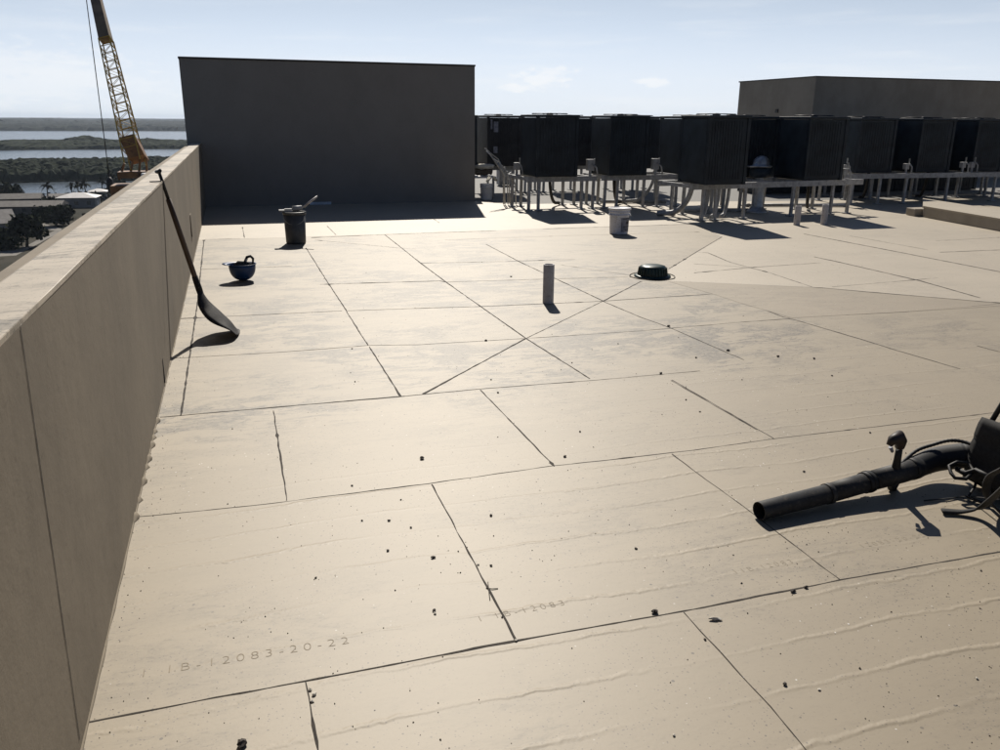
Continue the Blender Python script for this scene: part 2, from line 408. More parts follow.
# drain scupper slots near the shovel
b = MB(); q = onx(165.5, 343, -.456); b.box(-.487, -.4815, q.y-.012, q.y+.012, .02, .17); b.build('expansion_slot', 'seam', pw)
q = onx(193, 226, -.456)
b = MB(); b.box(-.485, -.468, q.y-.09, q.y+.09, .28, .52); b.build('cover_plate', 'parapet', pw)

def penthouse(name, label, x0, x1, y0, y1, zt, mat):
    e = empty(name, label, 'rooftop penthouse')
    b = MB(); b.box(x0, x1, y0, y1, -.26 if x0 < -.5 else 0, zt); b.build('wall', mat, e)
    b = MB()
    for (a0, a1, c0, c1) in ((x0-.012, x1+.012, y0-.012, y0+.02), (x0-.03, x1+.03, y1-.02, y1+.03), (x0-.012, x0+.02, y0+.021, y1-.021), (x1-.02, x1+.012, y0+.021, y1-.021)):
        b.box(a0, a1, c0, c1, zt-.018, zt+.015)
    b.build('metal_edge', 'cap', e)
    return e
penthouse('penthouse', 'dark stucco penthouse box at the far end of the left parapet', -.70, 4.62, 16.2, 19.4, 2.55, 'box')
e = penthouse('penthouse', 'wide grey penthouse behind the air conditioning rows at right', 15.15, 22.5, 19.8, 23.4, 2.74, 'box2')
b = MB(); b.box(15.10, 22.55, 19.75, 23.45, 0.001, .25); b.build('base_flashing', 'conc', e)
b = MB(); q = onx(777, 111, 15.14); b.box(15.11, 15.149, q.y-.05, q.y+.05, q.z-.05, q.z+.05); b.build('vent_cover', 'cap', e)
o = MB(); o.box(-.66, 42, 32, 32.3, -30, 1.13); o = o.build('parapet_wall', 'box2'); tag(o, 'low parapet closing the far edge of the roof beyond the air conditioners', 'wall')

# ------------------------------------------------------------------ condensers
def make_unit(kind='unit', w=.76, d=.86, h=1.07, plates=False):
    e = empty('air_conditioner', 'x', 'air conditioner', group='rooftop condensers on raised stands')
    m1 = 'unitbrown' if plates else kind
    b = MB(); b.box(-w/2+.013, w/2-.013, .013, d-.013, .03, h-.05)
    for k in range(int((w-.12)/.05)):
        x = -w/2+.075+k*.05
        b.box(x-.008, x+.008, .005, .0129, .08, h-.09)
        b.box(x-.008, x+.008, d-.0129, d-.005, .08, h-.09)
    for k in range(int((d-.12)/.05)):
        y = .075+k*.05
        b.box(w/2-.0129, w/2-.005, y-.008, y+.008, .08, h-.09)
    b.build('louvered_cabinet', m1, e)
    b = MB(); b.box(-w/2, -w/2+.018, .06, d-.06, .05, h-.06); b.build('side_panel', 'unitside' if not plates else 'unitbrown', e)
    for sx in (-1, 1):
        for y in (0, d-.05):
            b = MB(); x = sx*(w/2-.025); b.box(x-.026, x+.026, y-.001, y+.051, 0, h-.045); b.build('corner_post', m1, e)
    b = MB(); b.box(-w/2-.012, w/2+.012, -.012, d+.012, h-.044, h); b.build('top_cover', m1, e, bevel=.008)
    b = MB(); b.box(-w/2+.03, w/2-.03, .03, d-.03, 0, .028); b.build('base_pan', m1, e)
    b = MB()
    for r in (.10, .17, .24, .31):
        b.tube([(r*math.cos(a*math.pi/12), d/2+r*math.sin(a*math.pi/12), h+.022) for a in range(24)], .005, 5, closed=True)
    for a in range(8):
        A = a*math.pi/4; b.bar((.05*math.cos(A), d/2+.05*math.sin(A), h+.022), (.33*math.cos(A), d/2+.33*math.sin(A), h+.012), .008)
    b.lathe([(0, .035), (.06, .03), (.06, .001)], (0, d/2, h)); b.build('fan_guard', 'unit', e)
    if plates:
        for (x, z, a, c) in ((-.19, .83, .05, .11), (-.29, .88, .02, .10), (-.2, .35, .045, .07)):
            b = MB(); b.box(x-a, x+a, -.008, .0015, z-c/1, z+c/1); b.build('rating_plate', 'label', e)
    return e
U0_ = make_unit(); UP_ = make_unit(plates=True)
ZR = .60
units = [ # X left edge, Y front, width factor, plates, label
 (5.12, 14.02, 1.03, 0, 'dark ribbed condenser nearest the penthouse, on the front left stand'),
 (6.58, 14.15, 1.0, 0, 'dark condenser above the white pail, second from left in the front row'),
 (8.05, 14.2, 1.0, 0, 'dark condenser partly hidden behind the big nearest one'),
 (7.10, 11.70, .97, 0, 'biggest dark ribbed condenser nearest the camera, left end of the long stand'),
 (9.40, 12.30, 1.03, 0, 'dark ribbed condenser at the right end of the long stand'),
 (8.64, 13.30, 1.14, 0, 'plain dark condenser behind the dome capped vent'),
 (11.85, 13.95, 1.15, 0, 'leftmost condenser above the far right rail'),
 (13.34, 13.95, 1.12, 0, 'middle condenser above the far right rail'),
 (14.78, 13.95, 1.04, 0, 'condenser above the right end of the far right rail'),
 (16.2, 13.95, 1.04, 0, 'condenser cut by the right edge of the picture'),
 (4.25, 17.4, 1.0, 0, 'sliver of dark condenser beside the penthouse corner'),
 (5.30, 17.6, 1.0, 1, 'brownish condenser with grey rating plates in the back row'),
 (6.92, 17.5, 1.0, 1, 'back row condenser showing between the two front left condensers'),
 (8.60, 17.6, 1.0, 0, 'back row condenser showing past the second front condenser'),
 (8.02, 16.3, 1.0, 0, 'back row condenser filling the gap right of the second front condenser'),
 (12.72, 14.95, 1.0, 0, 'back condenser in the gap behind the leftmost far right unit'),
 (14.12, 14.95, 1.0, 0, 'back condenser in the gap behind the middle far right unit'),
 (15.55, 14.95, 1.0, 0, 'back condenser in the gap at the far right end'),
 (17.0, 14.95, 1.0, 0, 'back condenser near the right edge of the picture'),
]
used = set()
for (x, y, sx, pl, lab) in units:
    src = UP_ if pl else U0_
    o = src if src not in used else copy_tree(src)
    used.add(src)
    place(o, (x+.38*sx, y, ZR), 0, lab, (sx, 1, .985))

for i, (x, y, lab) in enumerate(((11.9, 16.3, 'low dark cabinet on the roof seen under the left part of the far right rail'), (13.15, 16.3, 'low dark cabinet on the roof seen under the middle of the far right rail'), (14.4, 16.3, 'low dark cabinet on the roof seen under the right part of the far right rail'), (15.65, 16.3, 'low dark cabinet on the roof near the right edge of the picture'), (16.9, 16.3, 'low dark cabinet on the roof cut by the right edge'))):
    place(copy_tree(U0_), (x, y, .012), 0, lab, (1.6, 1, .9))
# ------------------------------------------------------------------ stands
def stand(label, A, B_, depth, legs, mat='alu', rows=(0, 1)):
    A = Vector(A); B_ = Vector(B_); L = (B_-A).length; rz = math.atan2(B_.y-A.y, B_.x-A.x)
    e = empty('equipment_stand', label, 'equipment stand', (A.x, A.y, 0), rz, 'aluminium equipment stands')
    for r in rows:
        b = MB(); y = r*depth
        b.box(0, L, y-.004, y+.004, .505, .598); b.box(0, L, y+.0041, y+.05, .59, .598); b.box(0, L, y+.0041, y+.05, .505, .513)
        b.build('rail', mat, e)
    for k in range(max(2, int(L/.62)+1)):
        x = .06+k*(L-.12)/max(1, int(L/.62)); b = MB(); b.box(x-.025, x+.025, .052, depth-.005, .53, .588); b.build('cross_member', mat, e)
    for i, x in enumerate(legs):
        for r in rows:
            y = r*depth+.027; b = MB(); ln = random.uniform(-.012, .012)
            b.bar((x, y, .504), (x+ln, y, .02), .045, .045); b.box(x-.06+ln, x+.06+ln, y-.06, y+.06, .0055, .02)
            b.build('leg', mat, e)
    return e
stand('short aluminium stand under the front left condenser nearest the penthouse', (4.96, 14.12, 0), (6.36, 14.2, 0), .8, [.08, .26, 1.12, 1.36])
stand('aluminium stand behind the white pail', (6.48, 14.25, 0), (8.15, 14.3, 0), .8, [.1, .35, .9, 1.2, 1.6])
stand('long aluminium stand with dome capped vent behind it', (7.0, 11.98, 0), (10.75, 12.42, 0), .85, [.3, .55, 1.15, 2.2, 3.1, 3.5])
stand('long aluminium rail stand at the far right', (11.35, 13.72, 0), (15.45, 13.72, 0), .95, [.3, .95, 1.6, 2.65, 3.9])
stand('far right stand cut by the edge of the picture', (16.0, 13.75, 0), (18.4, 13.75, 0), .95, [.1, 1.2, 2.2])
stand('back row stand behind the penthouse corner', (4.15, 17.75, 0), (5.0, 17.75, 0), .6, [.1, .7])
stand('back row stand under the brownish condenser with rating plates', (5.2, 17.8, 0), (7.7, 17.8, 0), .6, [.95, 1.05, 1.4, 1.5, 1.95, 2.4])
stand('back row stand seen through the legs behind the white pail', (8.4, 17.8, 0), (9.6, 17.8, 0), .6, [.1, .5, 1.1])
stand('back row stand in the dark gap at the far right', (12.5, 15.1, 0), (18.2, 15.1, 0), .6, [.1, 1.3, 2.6, 3.9, 5.2])
stand('small stand under the plain condenser behind the dome capped vent', (8.5, 13.45, 0), (9.6, 13.45, 0), .6, [.1, .45, .95])

# insulated pipe drops under the stands
def drop(label, x, y, dx, dy, r, mat='rubber', name='pipe_drop'):
    b = MB(); pts = []
    for k in range(13):
        a = k/12*math.pi/2
        pts.append((x+dx*(1-math.cos(a)), y+dy*(1-math.cos(a)), .60-.55*math.sin(a)*.98))
    pts = [(x, y, .64)]+pts+[(x+dx*1.5, y+dy*1.5, .045)]
    b.tube(pts, r, 8); o = b.build(name, mat); tag(o, label, 'pipe', 'insulated pipe drops under the stands')
drop('thick bent grey pipe at the left end of the long stand', 7.35, 12.5, -.28, .25, .045, 'alu')
drop('bent dark pipe under the nearest condenser, leftmost of its three', 7.55, 12.3, -.14, -.1, .03, 'alu')
drop('bent dark pipe under the nearest condenser, middle of its three', 7.75, 12.3, -.15, -.1, .03, 'alu')
drop('bent dark pipe under the nearest condenser, rightmost of its three', 7.95, 12.32, -.15, -.1, .03, 'alu')
drop('bent pipe under the second front condenser behind the pail', 6.95, 14.7, .2, .2, .035)
drop('bent pipe under the front left condenser', 5.6, 14.6, .25, .3, .03)
drop('bent pipe behind the brace of the middle stand', 7.9, 14.9, -.4, .1, .03, 'alu')
drop('bent pipe under the condenser at the right end of the long stand', 9.9, 12.8, .25, .3, .03)
drop('bent pipe under the leftmost far right condenser', 12.4, 14.2, .25, .4, .03)
drop('bent pipe under the middle far right condenser', 13.9, 14.2, .25, .4, .03)
for (x0, y0, x1, y1, lab) in ((7.6, 13.3, 8.9, 13.1, 'grey refrigerant pipe lying on the roof under the nearest condenser'), (6.9, 15.2, 8.2, 14.9, 'grey refrigerant pipe lying behind the white pail'), (9.3, 13.9, 11.3, 13.4, 'grey refrigerant pipe lying right of the twin stub pipes')):
    b = MB(); b.tube([(x0, y0, .035), ((x0+x1)/2, (y0+y1)/2+.06, .035), (x1, y1, .035)], .03, 8)
    tag(b.build('refrigerant_pipe', 'alu'), lab, 'pipe', 'refrigerant pipes lying on the roof')

# electrical disconnects fixed between the units
def disconnect(label, p, s=1.0, z0=.60):
    s *= .72
    e = empty('disconnect_switch', label, 'electrical box', (p[0], p[1], 0), 0, 'electrical boxes among the condensers')
    b = MB(); b.box(-.09*s, .09*s, 0, .09, z0+.09, z0+.40*s); b.build('enclosure', 'alu', e, bevel=.006)
    b = MB(); b.box(-.02, .02, .02, .05, z0-.02, z0+.088); b.build('post', 'alu', e)
    b = MB(); b.tube([(.04*s, -.02, z0+.2), (.12*s, -.05, z0+.14), (.17*s, -.03, z0+.02), (.2*s, .05, z0-.1)], .014, 7); b.build('conduit', 'alu', e)
    b = MB(); b.box(.092*s, .115*s, .02, .05, z0+.2, z0+.3); b.build('lever', 'galv', e)
disconnect('small grey switch box between the two front left condensers', (6.25, 14.22))
disconnect('small grey switch box right of the second front condenser', (7.62, 14.32))
disconnect('grey switch box left of the front left condenser with loose conduits', (5.0, 14.7), .75, .60)
disconnect('tiny switch box on the left end of the far right rail', (11.45, 13.76), .6)
disconnect('tiny switch box above the middle of the far right rail', (12.98, 13.8), .7, .58)
disconnect('left one of two close switch boxes on the far right rail', (14.42, 13.8), .7)
disconnect('right one of two close switch boxes on the far right rail', (14.66, 13.8), .7)
disconnect('switch box at the right end of the long stand', (10.42, 12.5), .7, .58)
# tangle of conduit left of the front unit
e = empty('conduit_bundle', 'tangled shiny conduits left of the front left condenser', 'conduit', (4.98, 15.3, 0))
for k in range(6):
    b = MB(); a = random.random
    p0 = Vector((-.42+.1*k*.5, .1*a(), 1.05-.05*k)); pts = [p0, p0+Vector((.15, -.02, -.12-.03*k)), p0+Vector((.27, .04*a(), -.18-.05*a())), p0+Vector((.36, 0, -.42)), Vector((p0.x+.38, p0.y, .01))]
    b.tube(pts, .012, 6); b.build('flexible_conduit', 'galv' if k % 2 else 'alu', e)
p = onz(507, 186); e = empty('electrical_cabinet', 'low grey floor cabinet under the brownish condenser', 'cabinet', (p.x, p.y, 0))
b = MB(); b.box(-.20, .20, 0, .25, .03, .43); b.build('body', 'alu', e, bevel=.01)
b = MB(); b.box(-.17, .17, -.012, -.001, .06, .40); b.build('door', 'alu', e)
for s_ in (-.14, .14):
    b = MB(); b.box(s_-.03, s_+.03, .03, .2, .006, .029); b.build('foot', 'alu', e)

# dome capped vent behind the long stand
p = ony(760, 175, 12.95)
e = empty('roof_vent', 'pale dome capped vent rising behind the long stand', 'vent', (p.x, p.y, 0))
b = MB(); b.lathe([(.19, .006), (.19, .03), (.12, .08), (.10, .12), (.10, .62)]); b.build('pipe', 'galv', e)
b = MB(); b.lathe([(.0, .62), (.17, .62), (.19, .65), (.19, .76), (.13, .79)]); b.build('collar', 'unitside', e)
b = MB(); b.lathe([(.13, .795), (.19, .80), (.195, .815), (.145, .83), (.142, .87), (.12, .93), (.08, .972), (.03, .99), (.0, .992)]); b.build('dome', 'galv', e)
b = MB(); b.box(-.29, -.12, -.1, .1, .80, .815); b.build('brim', 'galv', e)

# ------------------------------------------------------------------ roof pipes
def vpipe(px, py, h, r, label, ctr=True):
    p = onz(px, py); d = ray(px, py); k = Vector((d.x, d.y, 0)).normalized()*r; p = p+k
    e = empty('vent_pipe', label, 'pipe', (p.x, p.y, 0), group='short plastic pipes standing on the roof')
    b = MB(); b.lathe([(r, .002), (r, h-.004), (r-.002, h), (r-.009, h), (r-.010, h-.002), (r-.010, .1)], n=36); b.build('pipe', 'pvc', e)
vpipe(548, 304, .345, .049, 'grey white pipe standing alone in the middle of the roof')
vpipe(796.5, 225.5, .30, .05, 'left one of the twin stub pipes before the long stand')
vpipe(823.5, 225, .315, .05, 'right one of the twin stub pipes before the long stand')

# white pail
def pail(loc, r, h, label, mat='pail', lid=True):
    e = empty('pail', label, 'pail', loc)
    b = MB(); b.lathe([(0, .006), (r*.86, .006), (r*.87, .012), (r*.93, h*.72), (r*.95, h*.73)], n=40); b.build('body', mat, e)
    b = MB(); b.lathe([(r*.95, h*.73), (r*1.03, h*.735), (r*1.03, h*.755), (r*.97, h*.76), (r*.985, h*.85), (r*1.03, h*.855), (r*1.03, h*.87), (r*.985, h*.875), (r, h*.95)], n=40); b.build('collar', mat, e)
    return e
p = onz(618.5, 235); d = ray(618, 235); p += Vector((d.x, d.y, 0)).normalized()*.14
e = pail((p.x, p.y, 0), .15, .37, 'white lidded pail with printed label in front of the stands')
b = MB(); b.lathe([(.150, .349), (.164, .350), (.166, .362), (.160, .372), (.145, .374), (.143, .368), (0, .367)], n=40); b.build('lid', 'lid', e)
def wrap(b, r, a0, a1, z0, z1, n=10):
    vs = []
    for k in range(n+1):
        a = a0+(a1-a0)*k/n
        for z_ in (z0, z1):
            rr = r*(.87+(.93-.87)*(z_/(.37*.72))) + .0025; vs.append((rr*math.cos(a), rr*math.sin(a), z_))
    b.add(vs, [(2*k, 2*k+2, 2*k+3, 2*k+1) for k in range(n)])
A0 = rad(-72)
b = MB(); wrap(b, .15, A0-.55, A0+.75, .04, .24); lb = b.build('label', 'label', e)
b = MB(); wrap(b, .153, A0+.05, A0+.42, .15, .205); wrap(b, .153, A0-.4, A0+.6, .223, .232); wrap(b, .153, A0-.3, A0+.5, .11, .122); wrap(b, .153, A0-.3, A0+.3, .085, .093); wrap(b, .153, A0-.1, A0+.5, .062, .07)
b.build('print', 'ink', lb)
b = MB(); b.tube([(.155*math.cos(a), -.155*math.sin(a)*.3-.15*abs(math.sin(a)), .30-.10*math.sin(a)) for a in [math.pi*k/14 for k in range(15)]], .0025, 5); b.build('handle', 'galv', e)

# grey pail with rag beside the penthouse
p = onz(484.5, 200.5)
e = pail((p.x+.08, p.y+.14, 0), .13, .34, 'grey pail with a pale rag beside the penthouse corner', 'lid')
b = MB(); vs = []; 
for i in range(7):
    for j in range(7):
        vs.append((.02+i*.03, -.10+j*.03, .36+.10*math.sin(i*.5)+.03*noise.noise(Vector((i*.7, j*.7, 1)))))
b.add(vs, [(i*7+j, i*7+j+1, i*7+j+8, i*7+j+7) for i in range(6) for j in range(6)], True)
o = b.build('rag', 'cloth', e); s_ = o.modifiers.new('solid', 'SOLIDIFY'); s_.thickness = .015
e2 = empty('work_table', 'low work table half hidden behind the penthouse corner', 'table', (5.05, 17.05, 0))
b = MB(); b.box(-.55, .22, -.2, .3, .40, .43); b.build('tabletop', 'lid', e2)
for sx in (-.5, .17):
    for sy in (-.15, .25):
        b = MB(); b.bar((sx, sy, .399), (sx, sy, .006), .04); b.build('leg', 'alu', e2)
b = MB(); pts = [(4.5+.06*k, 16.98+.004*k, .515+.012*math.sin(k*1.3)) for k in range(13)]; b.tube(pts, [.065+.012*math.sin(k*2.1) for k in range(13)], 14)
tag(b.build('mat_roll', 'brown'), 'brown rolled mat lying on the low work table', 'mat roll')
b = MB(); vs = []; fs = []; n_ = 14
for i in range(9):
    t_ = i/8*math.pi
    for j in range(n_):
        a = 2*math.pi*j/n_; k = 1+.18*noise.noise(Vector((math.cos(a)*1.5, math.sin(a)*1.5, t_*2)))
        vs.append((5.05+.22*math.sin(t_)**.6*math.cos(a)*k, 17.0+.09*math.sin(t_)**.6*math.sin(a)*k, .63-.055*math.cos(t_)*k))
for i in range(8):
    for j in range(n_): fs.append((i*n_+j, i*n_+(j+1) % n_, (i+1)*n_+(j+1) % n_, (i+1)*n_+j))
b.add(vs, fs, True); tag(b.build('cloth_bag', 'cloth'), 'pale slumped bag on top of the brown mat roll', 'bag')

# black bucket with roller on top
p = onz(297, 244.5); e = empty('bucket', 'dark grey round bucket near the penthouse shadow', 'bucket', (p.x, p.y+.13, 0), rad(-8))
b = MB(); b.lathe([(0, .006), (.122, .006), (.126, .014), (.138, .38), (.132, .38), (.120, .03), (0, .03)], n=36); b.build('body', 'binb', e)
b = MB(); b.lathe([(.139, .372), (.147, .375), (.148, .402), (.140, .408), (.133, .404), (.133, .381)], n=36); b.build('rim', 'binb', e)
b = MB(); b.lathe([(0, .33), (.128, .33)], n=30); b.build('contents', 'rubber', e)
b = MB(); b.tube([(.14*math.cos(a), -.03-.10*math.sin(a), .37-.12*math.sin(a)) for a in [math.pi*k/14 for k in range(15)]], .003, 5); b.build('handle', 'galv', e)
e = empty('paint_roller', 'dusty roller with pale handle lying across the dark grey bucket', 'paint roller', (p.x, p.y+.13, .41))
b = MB(); b.tube([(-.02, 0, .035), (.10, .02, .04)], .032, 12); b.build('roller_sleeve', 'alu', e)
b = MB(); b.tube([(.10, .02, .04), (.15, .02, .05), (.17, .02, .08), (.19, .02, .10)], .006, 6); b.build('frame', 'galv', e)
b = MB(); b.tube([(.12, .02, .05), (.22, .03, .12), (.31, .04, .18)], [.012, .014, .012], 8); b.build('handle', 'pvc', e)
b = MB(); b.box(-.19, -.03, -.05, .05, .001, .022); b.box(-.12, .0, -.03, .03, .0225, .035); b.build('scraper', 'alu', e)
q = ony(320.5, 202.3, 16.1); b = MB(); b.box(q.x-.20, q.x+.20, 16.10, 16.13, .006, .055)
tag(b.build('board', 'paleboard'), 'short pale board lying in shade at the foot of the penthouse', 'board')

# blue hard hat upside down with gloves
p = onz(243.5, 281.5); e = empty('hard_hat', 'blue hard hat resting upside down on the roof', 'hard hat', (p.x, p.y+.05, 0)); e.scale = (.95, .95, 1.08)
b = MB(); vs = []; fs = []; n_ = 32; rings = 12
for i in range(rings+1):
    t_ = i/rings*math.pi/2
    r_ = .122*math.sin(t_)**.85; z_ = .15-.145*math.cos(t_)**.8 if t_ < math.pi/2-1e-6 else .15
    for j in range(n_):
        a = 2*math.pi*j/n_; vs.append((r_*1.08*math.cos(a), r_*math.sin(a), z_+.003))
for i in range(rings):
    for j in range(n_): fs.append((i*n_+j, (i+1)*n_+j, (i+1)*n_+(j+1) % n_, i*n_+(j+1) % n_))
b.add(vs, fs, True); o = b.build('shell', 'blue', e); s_ = o.modifiers.new('solid', 'SOLIDIFY'); s_.thickness = .004; s_.offset = -1
b = MB(); vs = []; fs = []
for j in range(n_):
    a = 2*math.pi*j/n_; ex = .012+.055*max(0, -math.cos(a))**2.0
    for rr, dz in ((0, 0), (ex, .004+ex*.12)):
        vs.append(((.122*1.08+rr)*math.cos(a), (.122+rr*.8)*math.sin(a), .153+dz))
for j in range(n_):
    k = (j+1) % n_; fs.append((2*j, 2*j+1, 2*k+1, 2*k))
b.add(vs, fs, True); o = b.build('brim', 'blue', e); s_ = o.modifiers.new('solid', 'SOLIDIFY'); s_.thickness = .006
b = MB(); b.tube([(.02, 0, .11), (.03, 0, .17), (.055, .0, .215), (.09, 0, .225), (.115, 0, .20), (.11, 0, .16), (.08, 0, .12)], [.016, .015, .014, .014, .013, .01, .01], 8)
b.build('suspension_strap', 'rubber', e)
b = MB(); b.tube([(.02, 0, .15), (.045, -.004, .19), (.052, -.012, .198)], .011, 8); b.build('chin_pad', 'cloth', e)
b = MB(); b.tube([(-.09, 0, .11), (-.03, .02, .150), (.04, 0, .153), (.09, .02, .14)], [.03, .035, .03, .02], 8); b.build('liner', 'rubber', e)

# drain dome
p = onz(655, 277.5); e = empty('roof_drain', 'dark domed drain strainer where the diagonal joints meet', 'roof drain', (p.x, p.y+.06, 0))
b = MB(); R_ = .148
b.lathe([(R_, .02), (R_, .03), (R_*.93, .098), (R_*.86, .112), (R_*.6, .122), (0, .124)], n=40); b.build('dome', 'dome', e)
b = MB()
for k in range(28):
    a = 2*math.pi*k/28; c, s_ = math.cos(a), math.sin(a)
    b.bar((c*(R_+.004), s_*(R_+.004), .02), (c*R_*.95, s_*R_*.95, .098), .010, .010)
b.build('strainer_bars', 'dome', e)
b = MB(); b.lathe([(.19, .0055), (.188, .016), (.155, .02), (.14, .02)], n=40); b.build('clamp_ring', 'dome', e)
b = MB()
for k in range(40):
    a = k/40*math.pi*2; 
pts = [((.235+.02*noise.noise(Vector((math.cos(a), math.sin(a), 0))*2))*math.cos(a), .235*math.sin(a), .006) for a in [k/40*2*math.pi for k in range(40)]]
b.tube(pts, .004, 5, closed=True); b.build('sealant_ring', 'seam', e)

# low curb platform at right
e = empty('curb_platform', 'low tan topped slab platform at the right edge of the roof', 'platform')
fl = onz(942, 221.5); A = onz(914, 217.5); B_ = onz(1000, 231)
pl = [onz(924, 206.0, .19), onz(1000, 218.5, .19)]; dv = (pl[1]-pl[0]).normalized(); pl.append(pl[1]+dv*2.2)
bk = Vector((-dv.y, dv.x, 0)); 
if bk.x < 0: bk = -bk
bk = (onz(957, 205.2*.977, .19)-pl[0]); bk = Vector((1.0, 1.05, 0)).normalized()*1.7
P4 = [pl[0], pl[2], pl[2]+bk, pl[0]+bk]
b = MB(); b.poly([(q.x, q.y) for q in P4], .0062, .165); b.build('curb', 'box2', e)
b = MB(); cen = sum(P4, Vector())/4; b.poly([tuple((cen+(q-cen)*1.012).xy) for q in P4], .1652, .19); b.build('top_sheet', 'roofpale', e)
q = onz(919, 217); b = MB(); rot = Matrix.Translation((q.x+.1, q.y+.12, 0)) @ Matrix.Rotation(math.atan2(dv.y, dv.x), 4, 'Z'); b.box(-.2, .06, -.12, .14, .0062, .13, rot)
tag(b.build('concrete_block', 'box2', bevel=.01), 'small block against the left end of the slab platform', 'block')

# ------------------------------------------------------------------ shovel
T = onx(159, 172, -.475); tip = onz(239, 336, .0)
J = ony(199, 289, 6.40); Mid = ony(169, 200, T.y+(6.40-T.y)*(.2))
dirh = (J-T).normalized()
e = empty('shovel', 'long handled shovel leaning on the left parapet, blade on the roof', 'shovel', (tip.x, tip.y, 0))
L0 = Vector((tip.x, tip.y, 0))
mid = T.lerp(J, .22)
b = MB(); b.tube([T-L0, T.lerp(J, .1)-L0, mid-L0], [.011, .011, .012], 10); b.build('thin_shaft', 'rubber', e)
b = MB(); b.tube([mid-L0, T.lerp(J, .5)-L0, T.lerp(J, .9)-L0, J+dirh*.03-L0], [.018, .019, .019, .02], 12); b.build('handle', 'wood', e)
b = MB(); x_ = dirh.cross(Vector((0, 1, 0))).normalized(); b.tube([T-L0+Vector((-.02, .03, .0)), T-L0, T-L0+Vector((.01, -.02, .012))], [.012, .015, .012], 8); b.build('hook', 'rubber', e)
# blade : swept cross sections from J to tip along a bent path
wdir = Vector((.13, .97, -.20)).normalized(); ndir = Vector((.73, .04, .67)).normalized()
def cr(P, t):
    n = len(P)-1; i = min(int(t*n), n-1); u = t*n-i
    p0, p1, p2, p3 = P[max(i-1, 0)], P[i], P[i+1], P[min(i+2, n)]
    return ((p1*2)+(p2-p0)*u+(p0*2-p1*5+p2*4-p3)*u*u+(p1*3-p0-p2*3+p3)*u**3)*.5
def lin(A, t):
    n = len(A)-1; i = min(int(t*n), n-1); u = t*n-i; u = u*u*(3-2*u); return A[i]*(1-u)+A[i+1]*u
ctrl = [J, ony(205, 304, 6.38), ony(218, 317, 6.34), ony(231, 326, 6.31), ony(239, 335, 6.29)]
wid = [.022, .10, .165, .175, .14]
b = MB(); vs = []; nn = 11; rows = 19
for i in range(rows):
    t_ = i/(rows-1); c = cr(ctrl, t_); W = lin(wid, t_)
    if t_ > .9: W *= math.sqrt(max(.15, 1-((t_-.9)/.1)**2*.85))
    for j in range(nn):
        u = -1+2*j/(nn-1); q = c-L0+wdir*W*u+ndir*(.085*math.sin(math.pi*min(1, t_*1.1+.05))*(.5-u*u)); q.z = max(q.z, .006-L0.z)
        vs.append(q)
b.add(vs, [(i*nn+j, i*nn+j+1, (i+1)*nn+j+1, (i+1)*nn+j) for i in range(rows-1) for j in range(nn-1)], True)
o = b.build('blade', 'steel', e); s_ = o.modifiers.new('solid', 'SOLIDIFY'); s_.thickness = .004; s_.offset = 0
b = MB(); b.tube([J-dirh*.10-L0, J-L0, cr(ctrl, .12)-L0, cr(ctrl, .25)-L0], [.022, .024, .022, .012], 10); b.build('socket', 'steel', e)
# little dark clip on the coping beside the handle
q = onz(155.5, 182, 1.138); b = MB(); b.box(-.035, .035, -.012, .012, 0, .008); o = b.build('metal_clip', 'rubber', loc=(q.x, q.y, 1.137)); o.rotation_euler.z = .5
tag(o, 'tiny dark clip lying on the parapet top beside the shovel', 'clip')

# ------------------------------------------------------------------ backpack blower
e = empty('leaf_blower', 'black backpack leaf blower lying on the roof at the right edge', 'leaf blower', (3.15, 2.5, 0))
L0 = Vector((3.15, 2.5, 0))
tb = [onz(759, 511, .040), onz(828, 493.6, .05), onz(867, 482, .067), onz(900, 473, .083)]
d0 = (tb[1]-tb[0]).normalized()
b = MB(); b.tube([tb[0]-L0, tb[0]+d0*.002-L0, tb[1]-L0], [.038, .038, .041], 28, caps=False); o = b.build('nozzle', 'tube', e); s_ = o.modifiers.new('solid', 'SOLIDIFY'); s_.thickness = .003; s_.offset = -1
b = MB(); b.lathe([(0, 0), (.035, 0)], n=20); o = b.build('nozzle_inside', 'rubber', e, tb[0]+d0*.12-L0); o.rotation_euler = d0.to_track_quat('Z', 'Y').to_euler()
b = MB(); b.tube([tb[1]-d0*.012-L0, tb[1]+d0*.012-L0], .0445, 28); b.build('nozzle_collar', 'tube', e)
b = MB(); b.tube([tb[1]-L0, tb[2]-L0], [.041, .043], 28); b.build('extension_tube', 'tube', e)
d1 = (tb[2]-tb[1]).normalized()
b = MB(); b.tube([tb[2]-d1*.02-L0, tb[2]+d1*.02-L0], .047, 28); b.tube([tb[2]+d1*.0-L0, tb[2]+d1*.01-L0], .049, 28); b.build('tube_clamp', 'black', e)
b = MB(); b.tube([tb[2]+d1*.03-L0, tb[3]-L0, tb[3].lerp(onz(935, 461, .10), .5)-L0], [.043, .045, .048], 28); b.build('swivel_tube', 'tube', e)
b = MB(); b.tube([tb[3]-d1*.03+Vector((0, 0, -.03))-L0, tb[3]-d1*.035+Vector((0, 0, -.07))-L0], [.026, .018], 14); b.build('lower_clamp', 'black', e)
